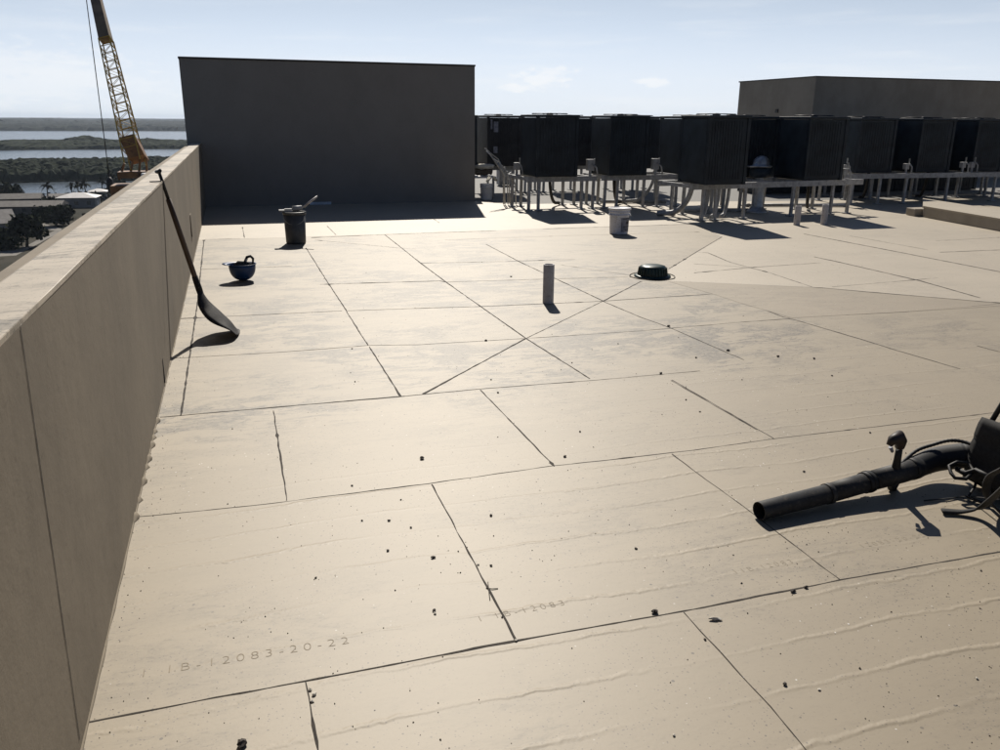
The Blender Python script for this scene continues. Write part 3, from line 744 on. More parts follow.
# control handle with trigger, rising from the tube
hb = tb[3]-d1*.03
ht = None
best = 1e9
for k in range(100):
    z_ = .12+.004*k; q = onz(901, 439, z_); sh = q+Vector((-.25, -1.12, 0))*z_; e_ = (Vector((sh.x, sh.y, 0))-onz(942, 531)).length
    if e_ < best: best = e_; ht = q
b = MB(); dh = (ht-hb); b.tube([hb-dh*.55-L0+Vector((0, 0, .01)), hb-L0, hb+dh*.45-L0, hb+dh*.72-L0], [.020, .024, .017, .016], 14, flat=.8); b.build('handle_stem', 'black', e)
b = MB(); s1 = Vector((-.04, -.01, -.012))
b.tube([ht-dh*.22-L0, ht-dh*.05-L0, ht+Vector((-.012, 0, .012))-L0, ht+Vector((-.05, -.005, .003))-L0, ht+Vector((-.064, -.005, -.02))-L0], [.020, .026, .028, .021, .012], 14); b.build('grip', 'grip', e)
b = MB(); b.tube([ht+Vector((-.05, 0, -.03))-L0, ht+Vector((-.035, 0, -.055))-L0], [.009, .006], 8); b.build('trigger', 'label', e)
# flexible bellows elbow
p0 = tb[3].lerp(onz(935, 461, .10), .3); p1 = onz(934, 460, .10); p2 = onz(960, 456, .12); p3 = onz(985, 454, .14)
b = MB(); pts = []; rs = []
path = [p0, p1, p2, p3, p3+Vector((.10, .0, .02))]
for k in range(61):
    t_ = k/60; pts.append(cr(path, t_)-L0); rs.append(.046+.010*math.sin(math.pi/2*min(1, t_*2.2))+(.0012*math.sin(k*1.9) if 30 < k < 56 else 0))
b.tube(pts, rs, 26); b.build('bellows', 'black', e)
b = MB(); b.tube([p0-L0-d1*.004, p0-L0+d1*.03], .049, 26); b.build('bellows_clamp', 'black', e)
# corrugated cable sleeve arching over the bellows
b = MB(); path = [hb+Vector((.03, .01, .04)), onz(916, 451, .15), onz(932, 445, .17), onz(950, 440.5, .20), onz(968, 443, .20), onz(990, 452, .20)]
pts = [cr(path, k/50)-L0 for k in range(51)]; b.tube(pts, [.007+.0016*(k % 2) for k in range(51)], 8); b.build('throttle_cable', 'rubber', e)
# backpack body: frame, pad, housings
q = Vector((3.095, 2.47, 0))
b = MB(); b.box(-.02, .30, -.16, .16, .006, .03); b.box(-.02, .0, -.16, .16, .0301, .09); o = b.build('base_plate', 'black', e, q-L0, .008); o.rotation_euler.z = rad(-8)
b = MB(); b.tube([(-.03, -.17, .02), (-.05, -.12, .12), (-.055, -.08, .30), (-.05, -.04, .42), (-.05, .04, .42), (-.055, .08, .30), (-.05, .12, .12), (-.03, .17, .02)], .012, 10); b.build('back_frame', 'black', e, q-L0)
b = MB()
vs = []; fs = []
for i in range(13):
    z_ = .05+.28*i/12
    for j in range(9):
        u = -1+j/4; w_ = .13*(1-.25*(z_/.33)**2)
        vs.append((-.06-.012*math.cos(u*1.3)*math.sin(i/12*math.pi)**.5+(.006 if i % 4 == 0 else 0), u*w_, z_))
b.add(vs, [(i*9+j, i*9+j+1, i*9+j+10, i*9+j+9) for i in range(12) for j in range(8)], True)
o = b.build('back_pad', 'web', e, q-L0); s_ = o.modifiers.new('solid', 'SOLIDIFY'); s_.thickness = .03
b = MB(); vs = [Vector((.10, 0, .20))]; rr = [(0, -.08), (.10, -.08), (.14, -.05), (.145, .02), (.13, .06), (0, .065)]
b.lathe(rr, n=36); o = b.build('fan_housing', 'black', e, q-L0+Vector((.06, 0, .20))); o.rotation_euler = (0, rad(90), 0)
b = MB(); b.box(.12, .30, -.11, .11, .06, .30); o = b.build('engine_cover', 'black', e, q-L0, .03)
b = MB(); b.box(.10, .30, -.13, .13, .302, .40); o = b.build('fuel_tank', 'unitside', e, q-L0, .03)
b = MB(); b.tube([(-.03, -.02, .41), (-.04, 0, .46), (-.02, .03, .48), (.02, .03, .45)], [.018, .022, .02, .014], 10); b.build('carry_handle', 'black', e, q-L0)
# straps spilling on the roof
def strap(name, pts, w, t=.004, mat='web'):
    b = MB(); P = [Vector(p) for p in pts]; N = 40; vs = []
    for k in range(N+1):
        c = cr(P, k/N); d = (cr(P, min(1, k/N+.01))-cr(P, max(0, k/N-.01))).normalized()
        s_ = d.cross(Vector((0, 0, 1)));
        if s_.length < .2: s_ = d.cross(Vector((0, 1, 0)))
        s_.normalize(); s_ = (s_*.9+Vector((0, 0, .25*math.sin(k*.2)))).normalized()
        vs += [c+s_*w/2-L0, c-s_*w/2-L0]
    b.add(vs, [(2*k, 2*k+1, 2*k+3, 2*k+2) for k in range(N)], True)
    o = b.build(name, mat, e); m = o.modifiers.new('solid', 'SOLIDIFY'); m.thickness = t
strap('shoulder_strap', [onz(1006, 488, .25), onz(992, 500, .12), onz(980, 509, .04), onz(962, 512.5, .012), onz(942, 512, .010)], .030, .008)
strap('shoulder_strap', [onz(1004, 470, .3), onz(990, 478, .2), onz(986, 496, .10), onz(998, 512, .02), onz(1012, 518, .01)], .030, .008)
strap('waist_strap', [onz(1000, 500, .1), onz(968, 497, .015), onz(945, 499, .008), onz(924, 501, .008)], .006, .003)
for lp in ([(951, 473, .10), (949, 466, .12), (957, 462, .13), (968, 463, .13), (974, 471, .11), (966, 479, .09), (955, 478, .09)],):
    b = MB(); P = [onz(*v)-L0 for v in lp]; b.tube(P, .008, 8, closed=True); b.build('cable_loop', 'rubber', e)
b = MB(); P = [onz(957, 469, .1), onz(966, 474, .1), onz(976, 470, .12), onz(988, 476, .14)]; b.tube([v-L0 for v in P], [.012, .014, .01, .01], 8); b.build('cable_connector', 'black', e)
b = MB(); b.tube([onz(978, 472, .05)-L0, onz(975, 486, .04)-L0, onz(968, 497, .02)-L0, onz(990, 506, .01)-L0], .006, 8); b.build('fuel_hose', 'rubber', e)

# ------------------------------------------------------------------ debris
def pebble_mesh(seed, r):
    b = MB(); rnd = random.Random(seed); n_ = 7; rg = 5; vs = []; fs = []
    for i in range(rg):
        t_ = math.pi*(i+.5)/rg
        for j in range(n_):
            a = 2*math.pi*j/n_; k = r*rnd.uniform(.65, 1.25); vs.append((k*math.sin(t_)*math.cos(a)*1.3, k*math.sin(t_)*math.sin(a), r*.55-k*.6*math.cos(t_)))
    for i in range(rg-1):
        for j in range(n_): fs.append((i*n_+j, i*n_+(j+1) % n_, (i+1)*n_+(j+1) % n_, (i+1)*n_+j))
    fs += [list(range(n_))[::-1], [(rg-1)*n_+j for j in range(n_)]]
    b.add(vs, fs); return b
deb = [(422,459,13),(433,558,9),(434,611,7),(242,745,16),(655,613,12),(486,341,12),(511,277,12),(389,521,7),(411,528,6),(388,551,7),(491,380,6),(352,349,7),(491,516,8),(668.5,326.5,14),
       (728,351,13),(355,382,6),(352,486,6),(696,358,9),(832,376,7),(778,357,12),(814,359,12),(661,374,13),(686,400,6),(742,380,5),(580,432,7),(785,685,8),(636,549,6),(793,592,10),(806,588,9),(870,433,7),(565,457,9),(804,472,7),(700,412,6),(362,521,5),(316,578,5),(401,500,5),(498,393,8),(491,566,6),(618,344,6),(572,363,6),(705,640,5)]
locs = 'bare'
def debris_label(x, y, pale):
    ref = [((422, 459), 'near the middle of the second board row'), ((655, 277), 'near the domed drain'), ((548, 304), 'near the lone pipe'), ((760, 514), 'near the blower nozzle'), ((90, 700), 'near the foot of the parapet')]
    return ref
for i, (x, y, s) in enumerate(deb):
    p = onz(x, y); b = pebble_mesh(i, s/1000*.8); o = b.build('debris_clump', 'pebble', None, (p.x, p.y, .0005)); o.rotation_euler.z = random.random()*6
    sz = 'larger' if s >= 12 else 'small' if s >= 8 else 'tiny'
    row = 'the nearest board row' if y > 640 else 'the second board row' if y > 480 else 'the third board row' if y > 400 else 'the diagonally jointed boards' if y > 300 else 'the far pale boards'
    tag(o, '%s dark crumb of debris on %s' % (sz, row), 'debris', 'loose %s debris crumbs on %s' % (sz, row))
for i, (x, y, s) in enumerate([(715, 620, 11), (516, 641, 6), (478, 565, 5), (819, 690, 5), (674, 736, 5), (435, 614, 6), (977, 679, 5), (310, 690, 7), (314, 695, 8), (312, 702, 6)]):
    p = onz(x, y); b = pebble_mesh(i+90, s/1000*.8); o = b.build('pale_chip', 'chip', None, (p.x, p.y, .0005)); o.rotation_euler.z = random.random()*6
    if i == 0: tag(o, 'pale curled chip just below the long joint, largest pale bit', 'debris'); o.scale = (2, .8, 1)
    elif i < 7: tag(o, 'tiny pale chip lying loose on the boards', 'debris', 'tiny pale chips on the boards')
    else: tag(o, 'pale crumb in the patch where two joints meet at lower left', 'debris', 'pale crumbs at the lower left joint')
b = MB()
for (x0, y0, x1, y1) in ((486, 588, 498, 588.5), (488, 582, 490, 600)): b.tube([onz(x0, y0, .002), onz((x0+x1)/2, (y0+y1)/2+.6, .003), onz(x1, y1, .002)], .0016, 5)
tag(b.build('twig', 'pebble'), 'thin twig lying across the slanted joint', 'twig')
b = MB(); rr = random.Random(3)
for k in range(3000):
    Y = .9+rr.random()**1.2*9.5; X = rr.uniform(-.48, 1.2+Y*.75)
    if noise.noise(Vector((X*.8, Y*.8, 2))) < -.12 and rr.random() < .75: continue
    if rr.random() < .10: X = -.484+rr.random()**2*.1
    s = rr.uniform(.0007, .0024)*(1 if rr.random() < .95 else 1.9); a = rr.random()*6
    vs = [(X+s*math.cos(a+q_)*rr.uniform(.6, 1.4), Y+s*math.sin(a+q_), .0006) for q_ in (0, 1.57, 3.14, 4.71)]; vs.append((X, Y, .0006+s*1.3))
    b.add(vs, [(0, 1, 4), (1, 2, 4), (2, 3, 4), (3, 0, 4), (3, 2, 1, 0)])
struct('grit', b, 'pebble', 'stuff')

# ------------------------------------------------------------------ land, water, islands
GZ = -30.0
t = NT('lagoon water'); t.b.inputs['Base Color'].default_value = (.06, .085, .11, 1); t.rgh(.22)
t.nrm(t.bump(t.noise(.12, 6, .65, t.map((1, .35, 1))), .8, 1.2)); M['water'] = t.m
def ground_mat(name, c1, c2, sc):
    t = NT(name); t.col(t.mix(t.ramp(t.noise(sc, 6, .65), .35, .65), c1, c2)); t.rgh(1.0); t.b.inputs['Specular IOR Level'].default_value = .08; return t.m
M['land'] = ground_mat('scrubby ground', (.03, .032, .024), (.065, .06, .048), .03)
M['marsh'] = ground_mat('marsh', (.035, .045, .028), (.06, .065, .04), .02)
M['path'] = ground_mat('pale paving', (.20, .19, .175), (.28, .265, .24), .2)
M['mangrove'] = ground_mat('mangrove leaves', (.012, .018, .011), (.032, .042, .024), .12)
M['farwood'] = ground_mat('far wood leaves', (.016, .021, .019), (.03, .037, .03), .03)
M['leaf'] = ground_mat('tree leaves', (.012, .017, .010), (.035, .045, .022), .4)
M['palm'] = ground_mat('palm leaves', (.012, .016, .009), (.03, .036, .02), .4)
M['bark'] = ground_mat('bark', (.08, .065, .05), (.14, .12, .09), 2)
M['roofhouse'] = simple('grey shingle roof', (.16, .15, .145), .8, 0, .2, .6)
M['roofwhite'] = simple('white metal roof', (.62, .60, .58), .6, 0, .1, .6)
M['wallhouse'] = simple('house wall', (.22, .22, .22), .85, 0, .15, .5)
M['wallbrown'] = simple('brown house wall', (.12, .11, .10), .85, 0, .15, .5)
M['roofbrown'] = simple('brown shingle roof', (.12, .11, .10), .8, 0, .2, .6)

b = MB(); b.add([(-45000, -3000, GZ-.6), (45000, -3000, GZ-.6), (45000, 45000, GZ-.6), (-45000, 45000, GZ-.6)], [(0, 1, 2, 3)]); struct('water', b, 'water')
def pol(D, az): return (D*math.sin(az), D*math.cos(az))
def arc_land(name, d0, d1, a0, a1, z, mat, n=60, wob=.04):
    b = MB(); vs = []
    for k in range(n+1):
        a = rad(a0+(a1-a0)*k/n)
        D0 = d0*(1+wob*noise.noise(Vector((a*9, d0*.01, 0)))); D1 = d1*(1+wob*noise.noise(Vector((a*7, d1*.01, 4))))
        vs += [(*pol(D0, a), z), (*pol(D1, a), z)]
    b.add(vs, [(2*k, 2*k+1, 2*k+3, 2*k+2) for k in range(n)]); return struct(name, b, mat)
arc_land('ground', 0.5, 392, -120, 100, GZ, 'land', 80, .03)
arc_land('island', 490, 650, -60, 22, GZ, 'marsh', 60, .02)
arc_land('island', 985, 1230, -50, 30, GZ, 'marsh', 60, .02)
arc_land('far_shore', 2330, 30000, -70, 80, GZ, 'marsh', 90, .01)
def canopy(name, d0, d1, a0, a1, h, da, dd, mat, f, edge=8, peaks=None, wob=.02):
    b = MB(); na = int(rad(a1-a0)*(d0+d1)/2/da); nd = max(6, int((d1-d0)/dd)); vs = []
    for i in range(nd+1):
        t_ = i/nd
        for k in range(na+1):
            a = rad(a0)+rad(a1-a0)*k/na
            D0 = d0*(1+wob*noise.noise(Vector((a*9, d0*.01, 0)))); D1 = d1*(1+wob*noise.noise(Vector((a*7, d1*.01, 4))))
            D = D0+(D1-D0)*t_; x, y = pol(D, a)
            x += random.uniform(-.4, .4)*da; y += random.uniform(-.4, .4)*dd
            hh = h*(.72+.35*noise.noise(Vector((x, y, 0))*f)+.22*noise.noise(Vector((x, y, 7))*f*4))+random.uniform(-.16, .16)*h
            if peaks: hh += peaks(math.degrees(a), t_)*(.6+.9*noise.noise(Vector((x, y, 3))*f*5))
            e_ = min(1, (min(D-D0, D1-D)+.01)/edge, ) ; hh *= max(0, e_)**.5
            vs.append((x, y, GZ+max(0, hh)-.05 if e_ > .02 else GZ-.3))
    w_ = na+1
    b.add(vs, [(i*w_+k, (i+1)*w_+k, (i+1)*w_+k+1, i*w_+k+1) for i in range(nd) for k in range(na)])
    o = b.build(name, mat); o['kind'] = 'stuff'; return o
canopy('mangrove_thicket', 492, 646, -45, 12, 6.4, 1.7, 1.8, 'mangrove', .03, 5)
canopy('mangrove_thicket', 988, 1222, -38, 20, 5.5, 3.2, 3.6, 'mangrove', .016, 8,
       peaks=lambda a, t_: 8*max(0, 1-abs(a+8.3)/1.6)*max(0, 1-abs(t_-.6)*2.2)+5*max(0, 1-abs(a+4.8)/.8)*max(0, 1-abs(t_-.6)*2.5))
canopy('far_woodland', 2340, 3000, -40, 70, 13, 9, 14, 'farwood', .006, 22)
canopy('far_woodland', 3000, 9500, -40, 70, 24, 26, 110, 'farwood', .003, 160)

# trees
def leafy(cx, cy, r, h, seed, label, mat='leaf', n=900, trunk=True, squash=.8, group='trees in the neighbourhood below'):
    rnd = random.Random(seed); e = empty('leafy_tree', label, 'tree', (cx, cy, GZ), group=group)
    b = MB(); lobes = [(rnd.uniform(-.5, .5)*r, rnd.uniform(-.5, .5)*r, h-r*squash+rnd.uniform(-.35, .35)*r, r*rnd.uniform(.45, .75)) for _ in range(9)]
    for k in range(n):
        lx, ly, lz, lr = rnd.choice(lobes); u = rnd.uniform(-1, 1); a = rnd.random()*2*math.pi; q = lr*rnd.uniform(.7, 1.05)
        c = Vector((lx+q*math.sqrt(1-u*u)*math.cos(a), ly+q*math.sqrt(1-u*u)*math.sin(a), lz+q*u*squash)); c.z = max(.3, c.z)
        s = r*rnd.uniform(.06, .14); x = Vector((rnd.gauss(0, 1), rnd.gauss(0, 1), rnd.gauss(0, .6))).normalized(); y = x.cross(Vector((rnd.gauss(0, 1), rnd.gauss(0, 1), rnd.gauss(0, 1)))).normalized()
        b.add([c-x*s-y*s*.6, c+x*s-y*s*.6, c+x*s*.7+y*s, c-x*s*.7+y*s], [(0, 1, 2, 3)])
    b.build('crown', mat, e)
    b = MB(); b.tube([(0, 0, -.2), (.1*r, 0, h*.35), (0, .1*r, h*.7)], [r*.09, r*.065, r*.03], 7)
    for lx, ly, lz, lr in lobes[:5]: b.tube([(0, 0, h*.3), (lx*.5, ly*.5, lz*.7), (lx, ly, lz)], [r*.05, r*.035, r*.015], 5)
    b.build('trunk', 'bark', e); return e
def palm(cx, cy, h, seed, label, lean=0, fr=1.0):
    rnd = random.Random(seed); e = empty('palm_tree', label, 'palm tree', (cx, cy, GZ), group='cabbage palms near the shore')
    b = MB(); top = Vector((lean, 0, h)); b.tube([(0, 0, -.2), (lean*.3, 0, h*.5), top], [.28, .22, .2], 7); b.build('trunk', 'bark', e)
    b = MB()
    for k in range(26):
        a = rnd.random()*6.28; el = rnd.uniform(-.5, 1.3); L = rnd.uniform(2.4, 3.3)*fr; d = Vector((math.cos(a)*math.cos(el), math.sin(a)*math.cos(el), math.sin(el)))
        s = d.cross(Vector((0, 0, 1))).normalized()
        vs = []; N = 5
        for i in range(N+1):
            t_ = i/N; c = top+d*L*t_+Vector((0, 0, -1.1*t_*t_*fr)); w_ = 1.15*fr*math.sin(math.pi*min(1, t_*.85+.12))*rnd.uniform(.7, 1.1)
            vs += [c+s*w_*.5+Vector((0, 0, -.2*t_)), c-s*w_*.5+Vector((0, 0, -.2*t_))]
        b.add(vs, [(2*i, 2*i+1, 2*i+3, 2*i+2) for i in range(N)])
    b.build('crown', 'palm', e); return e
def G(x, y): return onz(x, y, GZ)
for i, (x, y, r, h, lab) in enumerate([
    (27, 247, 4.6, 8.2, 'round dark tree left of the pale paving below the parapet'), (9, 249, 4.2, 5.6, 'low black domed tree lowest at the left edge'),
    (56, 226, 4.2, 6.5, 'round tree behind the paving close to the parapet edge'), (64, 220, 3.6, 5, 'dark bush tree against the parapet edge below the white roof'),
    (43, 219, 2.8, 4.2, 'small tree between the long low house and the paving'), (6, 203, 6, 8, 'broad tree at the left edge near the water'),
    (15, 203, 4, 6, 'smaller spreading tree beside the broad left edge tree'), (39, 200, 2.6, 3, 'small dark tree left of the single tall palm'),
    (60, 206, 4, 4, 'bushy tree left of the white roofed house'), (122, 192, 3.2, 6, 'rounded tree beside the crane rope'), (104, 197, 3, 4, 'low tree right of the white roofed house'),
    (-30, 235, 6, 9, 'tree outside the left edge behind the gable house'), (-70, 215, 6, 9, 'tall tree far outside the left edge'), (-50, 260, 5, 8, 'near tree outside the left edge'),
    (34, 232, 3, 5.2, 'upright tree just right of the round dark tree'), (92, 203, 3.4, 4.5, 'dark tree below the palms at the parapet edge')]):
    p = G(x, y); leafy(p.x, p.y, r, h, i, lab)
for i, (x, y, h, ln, fr, lab) in enumerate([
    (49, 206, 7.6, .3, 1.0, 'single tall palm standing out against the water'), (73, 199, 5.2, 0, .9, 'short palm behind the left part of the white roof'), (79, 198, 5.4, .2, .9, 'short palm behind the middle of the white roof'),
    (87, 199, 6.2, -.4, 1.1, 'palm behind the right end of the white roof'), (103, 193, 5.0, 0, 1.0, 'palm left of the hanging crane hook'), (112, 192, 8.2, 0, .9, 'tallest palm right under the crane rope'), (118, 189, 4.6, 0, .9, 'low palm right of the crane rope'),
    (-20, 205, 8, .3, 1, 'palm outside the left edge by the water')]):
    p = G(x, y); palm(p.x, p.y, h, i+50, lab, ln, fr)
b = MB(); rnd = random.Random(11)
for k in range(9000):
    a = rad(rnd.uniform(-45, 8)); D = rnd.choice((rnd.uniform(180, 385), rnd.uniform(350, 389))); x, y = pol(D, a)
    if noise.noise(Vector((x*.05, y*.05, 9))) < .05 and D < 350: continue
    z_ = GZ+rnd.uniform(.1, 2.2)*(1+noise.noise(Vector((x*.08, y*.08, 1)))); s = rnd.uniform(.3, .8); u = Vector((rnd.gauss(0, 1), rnd.gauss(0, 1), rnd.gauss(0, .7))).normalized(); v = u.cross(Vector((0, .3, 1))).normalized()
    c = Vector((x, y, z_)); b.add([c-u*s-v*s*.5, c+u*s-v*s*.5, c+u*s*.6+v*s, c-u*s*.6+v*s], [(0, 1, 2, 3)])
struct('undergrowth', b, 'leaf', 'stuff')

# houses
def house(cx, cy, w, d, h, rz, wall, roof, label, rh=2.0, hip=False):
    e = empty('house', label, 'house', (cx, cy, GZ), rz)
    b = MB(); b.box(-w/2, w/2, -d/2, d/2, .0, h); b.build('wall', wall, e)
    b = MB(); o_ = .7; X, Y = w/2+o_, d/2+o_; k = (Y if hip else 0)
    b.add([(-X, -Y, h-.05), (X, -Y, h-.05), (X, Y, h-.05), (-X, Y, h-.05), (-X+k, 0, h+rh), (X-k, 0, h+rh)], [(0, 1, 5, 4), (2, 3, 4, 5), (3, 0, 4), (1, 2, 5), (3, 2, 1, 0)])
    b.build('roof', roof, e)
    for i in range(max(2, int(w/4))):
        x = -w/2+(i+.5)*w/max(2, int(w/4)); wn = MB(); wn.box(x-.6, x+.6, -d/2-.06, -d/2-.003, 1.0, 2.2); wn.build('window', 'glass', e)
    b = MB(); b.box(w*.1, w*.1+1, -d/2-.05, -d/2-.003, .0, .95) if False else b.box(w/2+.003, w/2+.06, -.5, .5, .02, 2.1); b.build('door', 'lid', e)
    return e
p = G(3, 238); house(p.x-2, p.y, 9, 13, 4.6, rad(20), 'wallhouse', 'roofhouse', 'grey gabled house at the left edge below the parapet', 3.0)
p = G(28, 214); house(p.x, p.y+2, 22, 9, 2.8, rad(-6), 'wallbrown', 'roofbrown', 'long low brown house behind the round dark tree', 1.5)
p = G(16, 206); house(p.x, p.y+2, 16, 8, 2.8, rad(4), 'wallbrown', 'roofbrown', 'low brown house near the water left of the tall palm', 1.6)
p = G(80, 206.5); house(p.x, p.y, 12.5, 9, 3.6, rad(-4), 'wallhouse', 'roofwhite', 'white roofed grey house at the shore under the palms', 1.5, True)
p = G(62, 203); house(p.x, p.y, 8, 6, 2.4, rad(4), 'wallhouse', 'roofhouse', 'small grey house between the tall palm and white roofed house', 1.2)
p = G(99, 199); house(p.x, p.y, 6, 6, 3.2, rad(4), 'wallhouse', 'roofwhite', 'small pale roofed house right of the white roofed house', 1.0, True)
p = G(-70, 240); house(p.x, p.y, 14, 10, 3.2, rad(12), 'wallhouse', 'roofhouse', 'house outside the left edge of the picture', 2)
p = G(22, 218.5)
for k, (pts, nm) in enumerate((([(-10, 252), (15, 250), (30, 244), (52, 232), (60, 229), (62, 231), (40, 243), (16, 255.5), (-10, 257)], 'path'), ([(38, 222), (52, 226), (62, 229), (60, 232), (48, 230), (38, 226)], 'driveway'), ([(30, 212), (38, 212), (39, 215), (30, 214.6)], 'driveway'))):
    b = MB(); q = [G(*v) for v in pts]; b.add([(v.x, v.y, GZ+.02+.01*k) for v in q], [list(range(len(q)))[::-1]]); struct(nm, b, 'path')

# ------------------------------------------------------------------ crane
DC = 70.0
foot = ondist(132.0, 150, DC); top1 = ondist(106, 40, DC+5); 
dirb = (top1-foot).normalized(); tipc = foot+dirb*34
e = empty('crane', 'yellow lattice boom crane standing beyond the left parapet', 'crane', (foot.x, foot.y, GZ))
L0 = Vector((foot.x, foot.y, GZ))
side = Vector((1, -.28, 0)); side = (side-dirb*side.dot(dirb)).normalized(); back = dirb.cross(side).normalized()
def sect(t_): # half width along boom distance
    return .60-.018*t_
def corner(t_, sx, sy): c = foot+dirb*t_-L0; return c+side*sect(t_)*sx*.95+back*sect(t_)*sy*.95
TOPT = (top1-foot).length
b = MB()
for sx in (-1, 1):
    for sy in (-1, 1): b.bar(corner(-1.2, sx, sy), corner(TOPT, sx, sy), .085)
b.build('boom_chords', 'yellow', e)
b = MB(); st = .72; N = int(TOPT/st)
for i in range(N+1):
    t_ = i*TOPT/N; t2 = min(TOPT, t_+TOPT/N)
    for (a, c) in (((-1, -1), (1, -1)), ((1, -1), (1, 1)), ((1, 1), (-1, 1)), ((-1, 1), (-1, -1))):
        b.bar(corner(t_, *a), corner(t_, *c), .05)
        if i < N:
            A_, B2 = (a, c) if i % 2 else (c, a); b.bar(corner(t_, *A_), corner(t2, *B2), .032)
b.build('boom_lacing', 'yellow', e)
b = MB()
for k in range(1):
    vs = [corner(t_, sx*1.02, sy*1.02) for t_ in (TOPT, 26) for sx, sy in ((-1, -1), (1, -1), (1, 1), (-1, 1))]
    b.add(vs, [(0, 1, 2, 3), (7, 6, 5, 4), (0, 4, 5, 1), (1, 5, 6, 2), (2, 6, 7, 3), (3, 7, 4, 0)])
b.build('upper_boom', 'cranebrown', e)
b = MB(); fl = foot-L0
vs = [corner(.9, -1, -1.05), corner(.9, 1, -1.05), corner(.9, 1, 1.05), corner(.9, -1, 1.05)]
lowz = ondist(137, 160, DC)-L0
for dx, dz in ((-.35, 0), (1.15, 0), (1.15, 0), (-.35, 0)): pass
lo = [lowz+side*s1-Vector((0, 0, 0))+back*s2 for s1, s2 in ((-.45, -.5), (.75, -.5), (.75, .5), (-.45, .5))]
b.add(vs+lo, [(3, 2, 1, 0), (4, 5, 6, 7), (0, 1, 5, 4), (1, 2, 6, 5), (2, 3, 7, 6), (3, 0, 4, 7)]); b.build('boom_foot', 'orange', e)
b = MB(); base = ondist(135, 176, DC)-L0
for s1 in (-1.2, -.4, .3, .9):
    b.bar(lowz+side*s1*.8, base+side*s1, .16)
b.box(base.x-1.1, base.x+1.0, base.y-1, base.y+1, base.z-.1, base.z+.35); b.build('turntable', 'orange', e)
b = MB(); b.box(base.x-1.7, base.x+1.2, base.y-1.4, base.y+1.4, base.z-2.6, base.z-.6); b.build('machine_deck', 'orange', e, bevel=.1)
cb = MB(); cb.box(base.x+.6, base.x+1.9, base.y-1.9, base.y-.4, base.z-.6, base.z+.3); cb = cb.build('cab', 'lid', e, bevel=.08)
g = MB(); g.box(base.x+.7, base.x+1.8, base.y-1.93, base.y-1.905, base.z-.2, base.z+.2); g.build('cab_window', 'glass', cb)
b = MB(); mz = base.z-2.6
for sx in (-.9, .9):
    for sy in (-.9, .9): b.bar((base.x+sx, base.y+sy, 0), (base.x+sx, base.y+sy, mz), .18)
k = 0; z_ = 0
while z_ < mz-1.8:
    for (a, c) in (((-.9, -.9), (.9, -.9)), ((.9, -.9), (.9, .9)), ((.9, .9), (-.9, .9)), ((-.9, .9), (-.9, -.9))):
        b.bar((base.x+a[0], base.y+a[1], z_), (base.x+c[0], base.y+c[1], z_+1.8), .08)
    z_ += 1.8
b.build('mast', 'yellow', e)
b = MB(); b.box(base.x-3, base.x+3, base.y-3, base.y+3, 0, 1.0); b.build('base_ballast', 'conc', e)
rp = ondist(97, 60, DC+9)
b = MB(); rb = ondist(110, 183, DC+9); b.tube([Vector((rb.x, rb.y, rb.z))-L0, Vector((rb.x, rb.y, 26))-L0], .035, 6); b.build('hoist_rope', 'ropem', e)
b = MB(); b.lathe([(0, -.9), (.2, -.8), (.3, -.3), (.28, .2), (.1, .5), (0, .5)], rb-L0, 12); b.build('hook_block', 'ropem', e)

# ------------------------------------------------------------------ haze
b = MB(); b.box(-14000, 14000, -3000, 14000, GZ-2, 42)
t = NT('haze air'); t.n.remove(t.b); pv = t.n.new('ShaderNodeVolumePrincipled'); pv.inputs['Color'].default_value = (.70, .82, 1, 1); pv.inputs['Density'].default_value = 6.5e-5; pv.inputs['Anisotropy'].default_value = .3
t.l.new(pv.outputs[0], [n for n in t.n if n.type == 'OUTPUT_MATERIAL'][0].inputs['Volume'])
HAZE = True
if HAZE:
    o = b.build('haze', t.m); o['kind'] = 'stuff'

# ------------------------------------------------------------------ light
SUN_EL, SUN_AZ = rad(41), rad(12.5)      # azimuth from +Y towards +X
wd = bpy.data.worlds.new('World'); scn.world = wd; wd.use_nodes = True
n = wd.node_tree.nodes; l = wd.node_tree.links; bg = n['Background']
sky = n.new('ShaderNodeTexSky'); sky.sky_type = 'NISHITA'; sky.sun_disc = False; sky.sun_elevation = SUN_EL; sky.sun_rotation = SUN_AZ
sky.altitude = 30; sky.air_density = 1.0; sky.dust_density = 1.0; sky.ozone_density = 1.2
tc = n.new('ShaderNodeTexCoord'); sp = n.new('ShaderNodeSeparateXYZ'); l.new(tc.outputs['Generated'], sp.inputs[0])
mp = n.new('ShaderNodeMapping'); mp.inputs['Scale'].default_value = (1.6, 1.6, 16); l.new(tc.outputs['Generated'], mp.inputs[0])
nz = n.new('ShaderNodeTexNoise'); nz.inputs['Scale'].default_value = 3.4; nz.inputs['Detail'].default_value = 8; nz.inputs['Roughness'].default_value = .58; l.new(mp.outputs[0], nz.inputs['Vector'])
mr = n.new('ShaderNodeMapRange'); mr.interpolation_type = 'SMOOTHSTEP'; mr.inputs[1].default_value = .46; mr.inputs[2].default_value = .72; l.new(nz.outputs[0], mr.inputs[0])
hb_ = n.new('ShaderNodeMapRange'); hb_.interpolation_type = 'SMOOTHSTEP'; hb_.inputs[1].default_value = .22; hb_.inputs[2].default_value = .03; l.new(sp.outputs[2], hb_.inputs[0])
mm = n.new('ShaderNodeMath'); mm.operation = 'MULTIPLY'; l.new(mr.outputs[0], mm.inputs[0]); l.new(hb_.outputs[0], mm.inputs[1])
m2 = n.new('ShaderNodeMath'); m2.operation = 'MULTIPLY'; l.new(mm.outputs[0], m2.inputs[0]); m2.inputs[1].default_value = .35
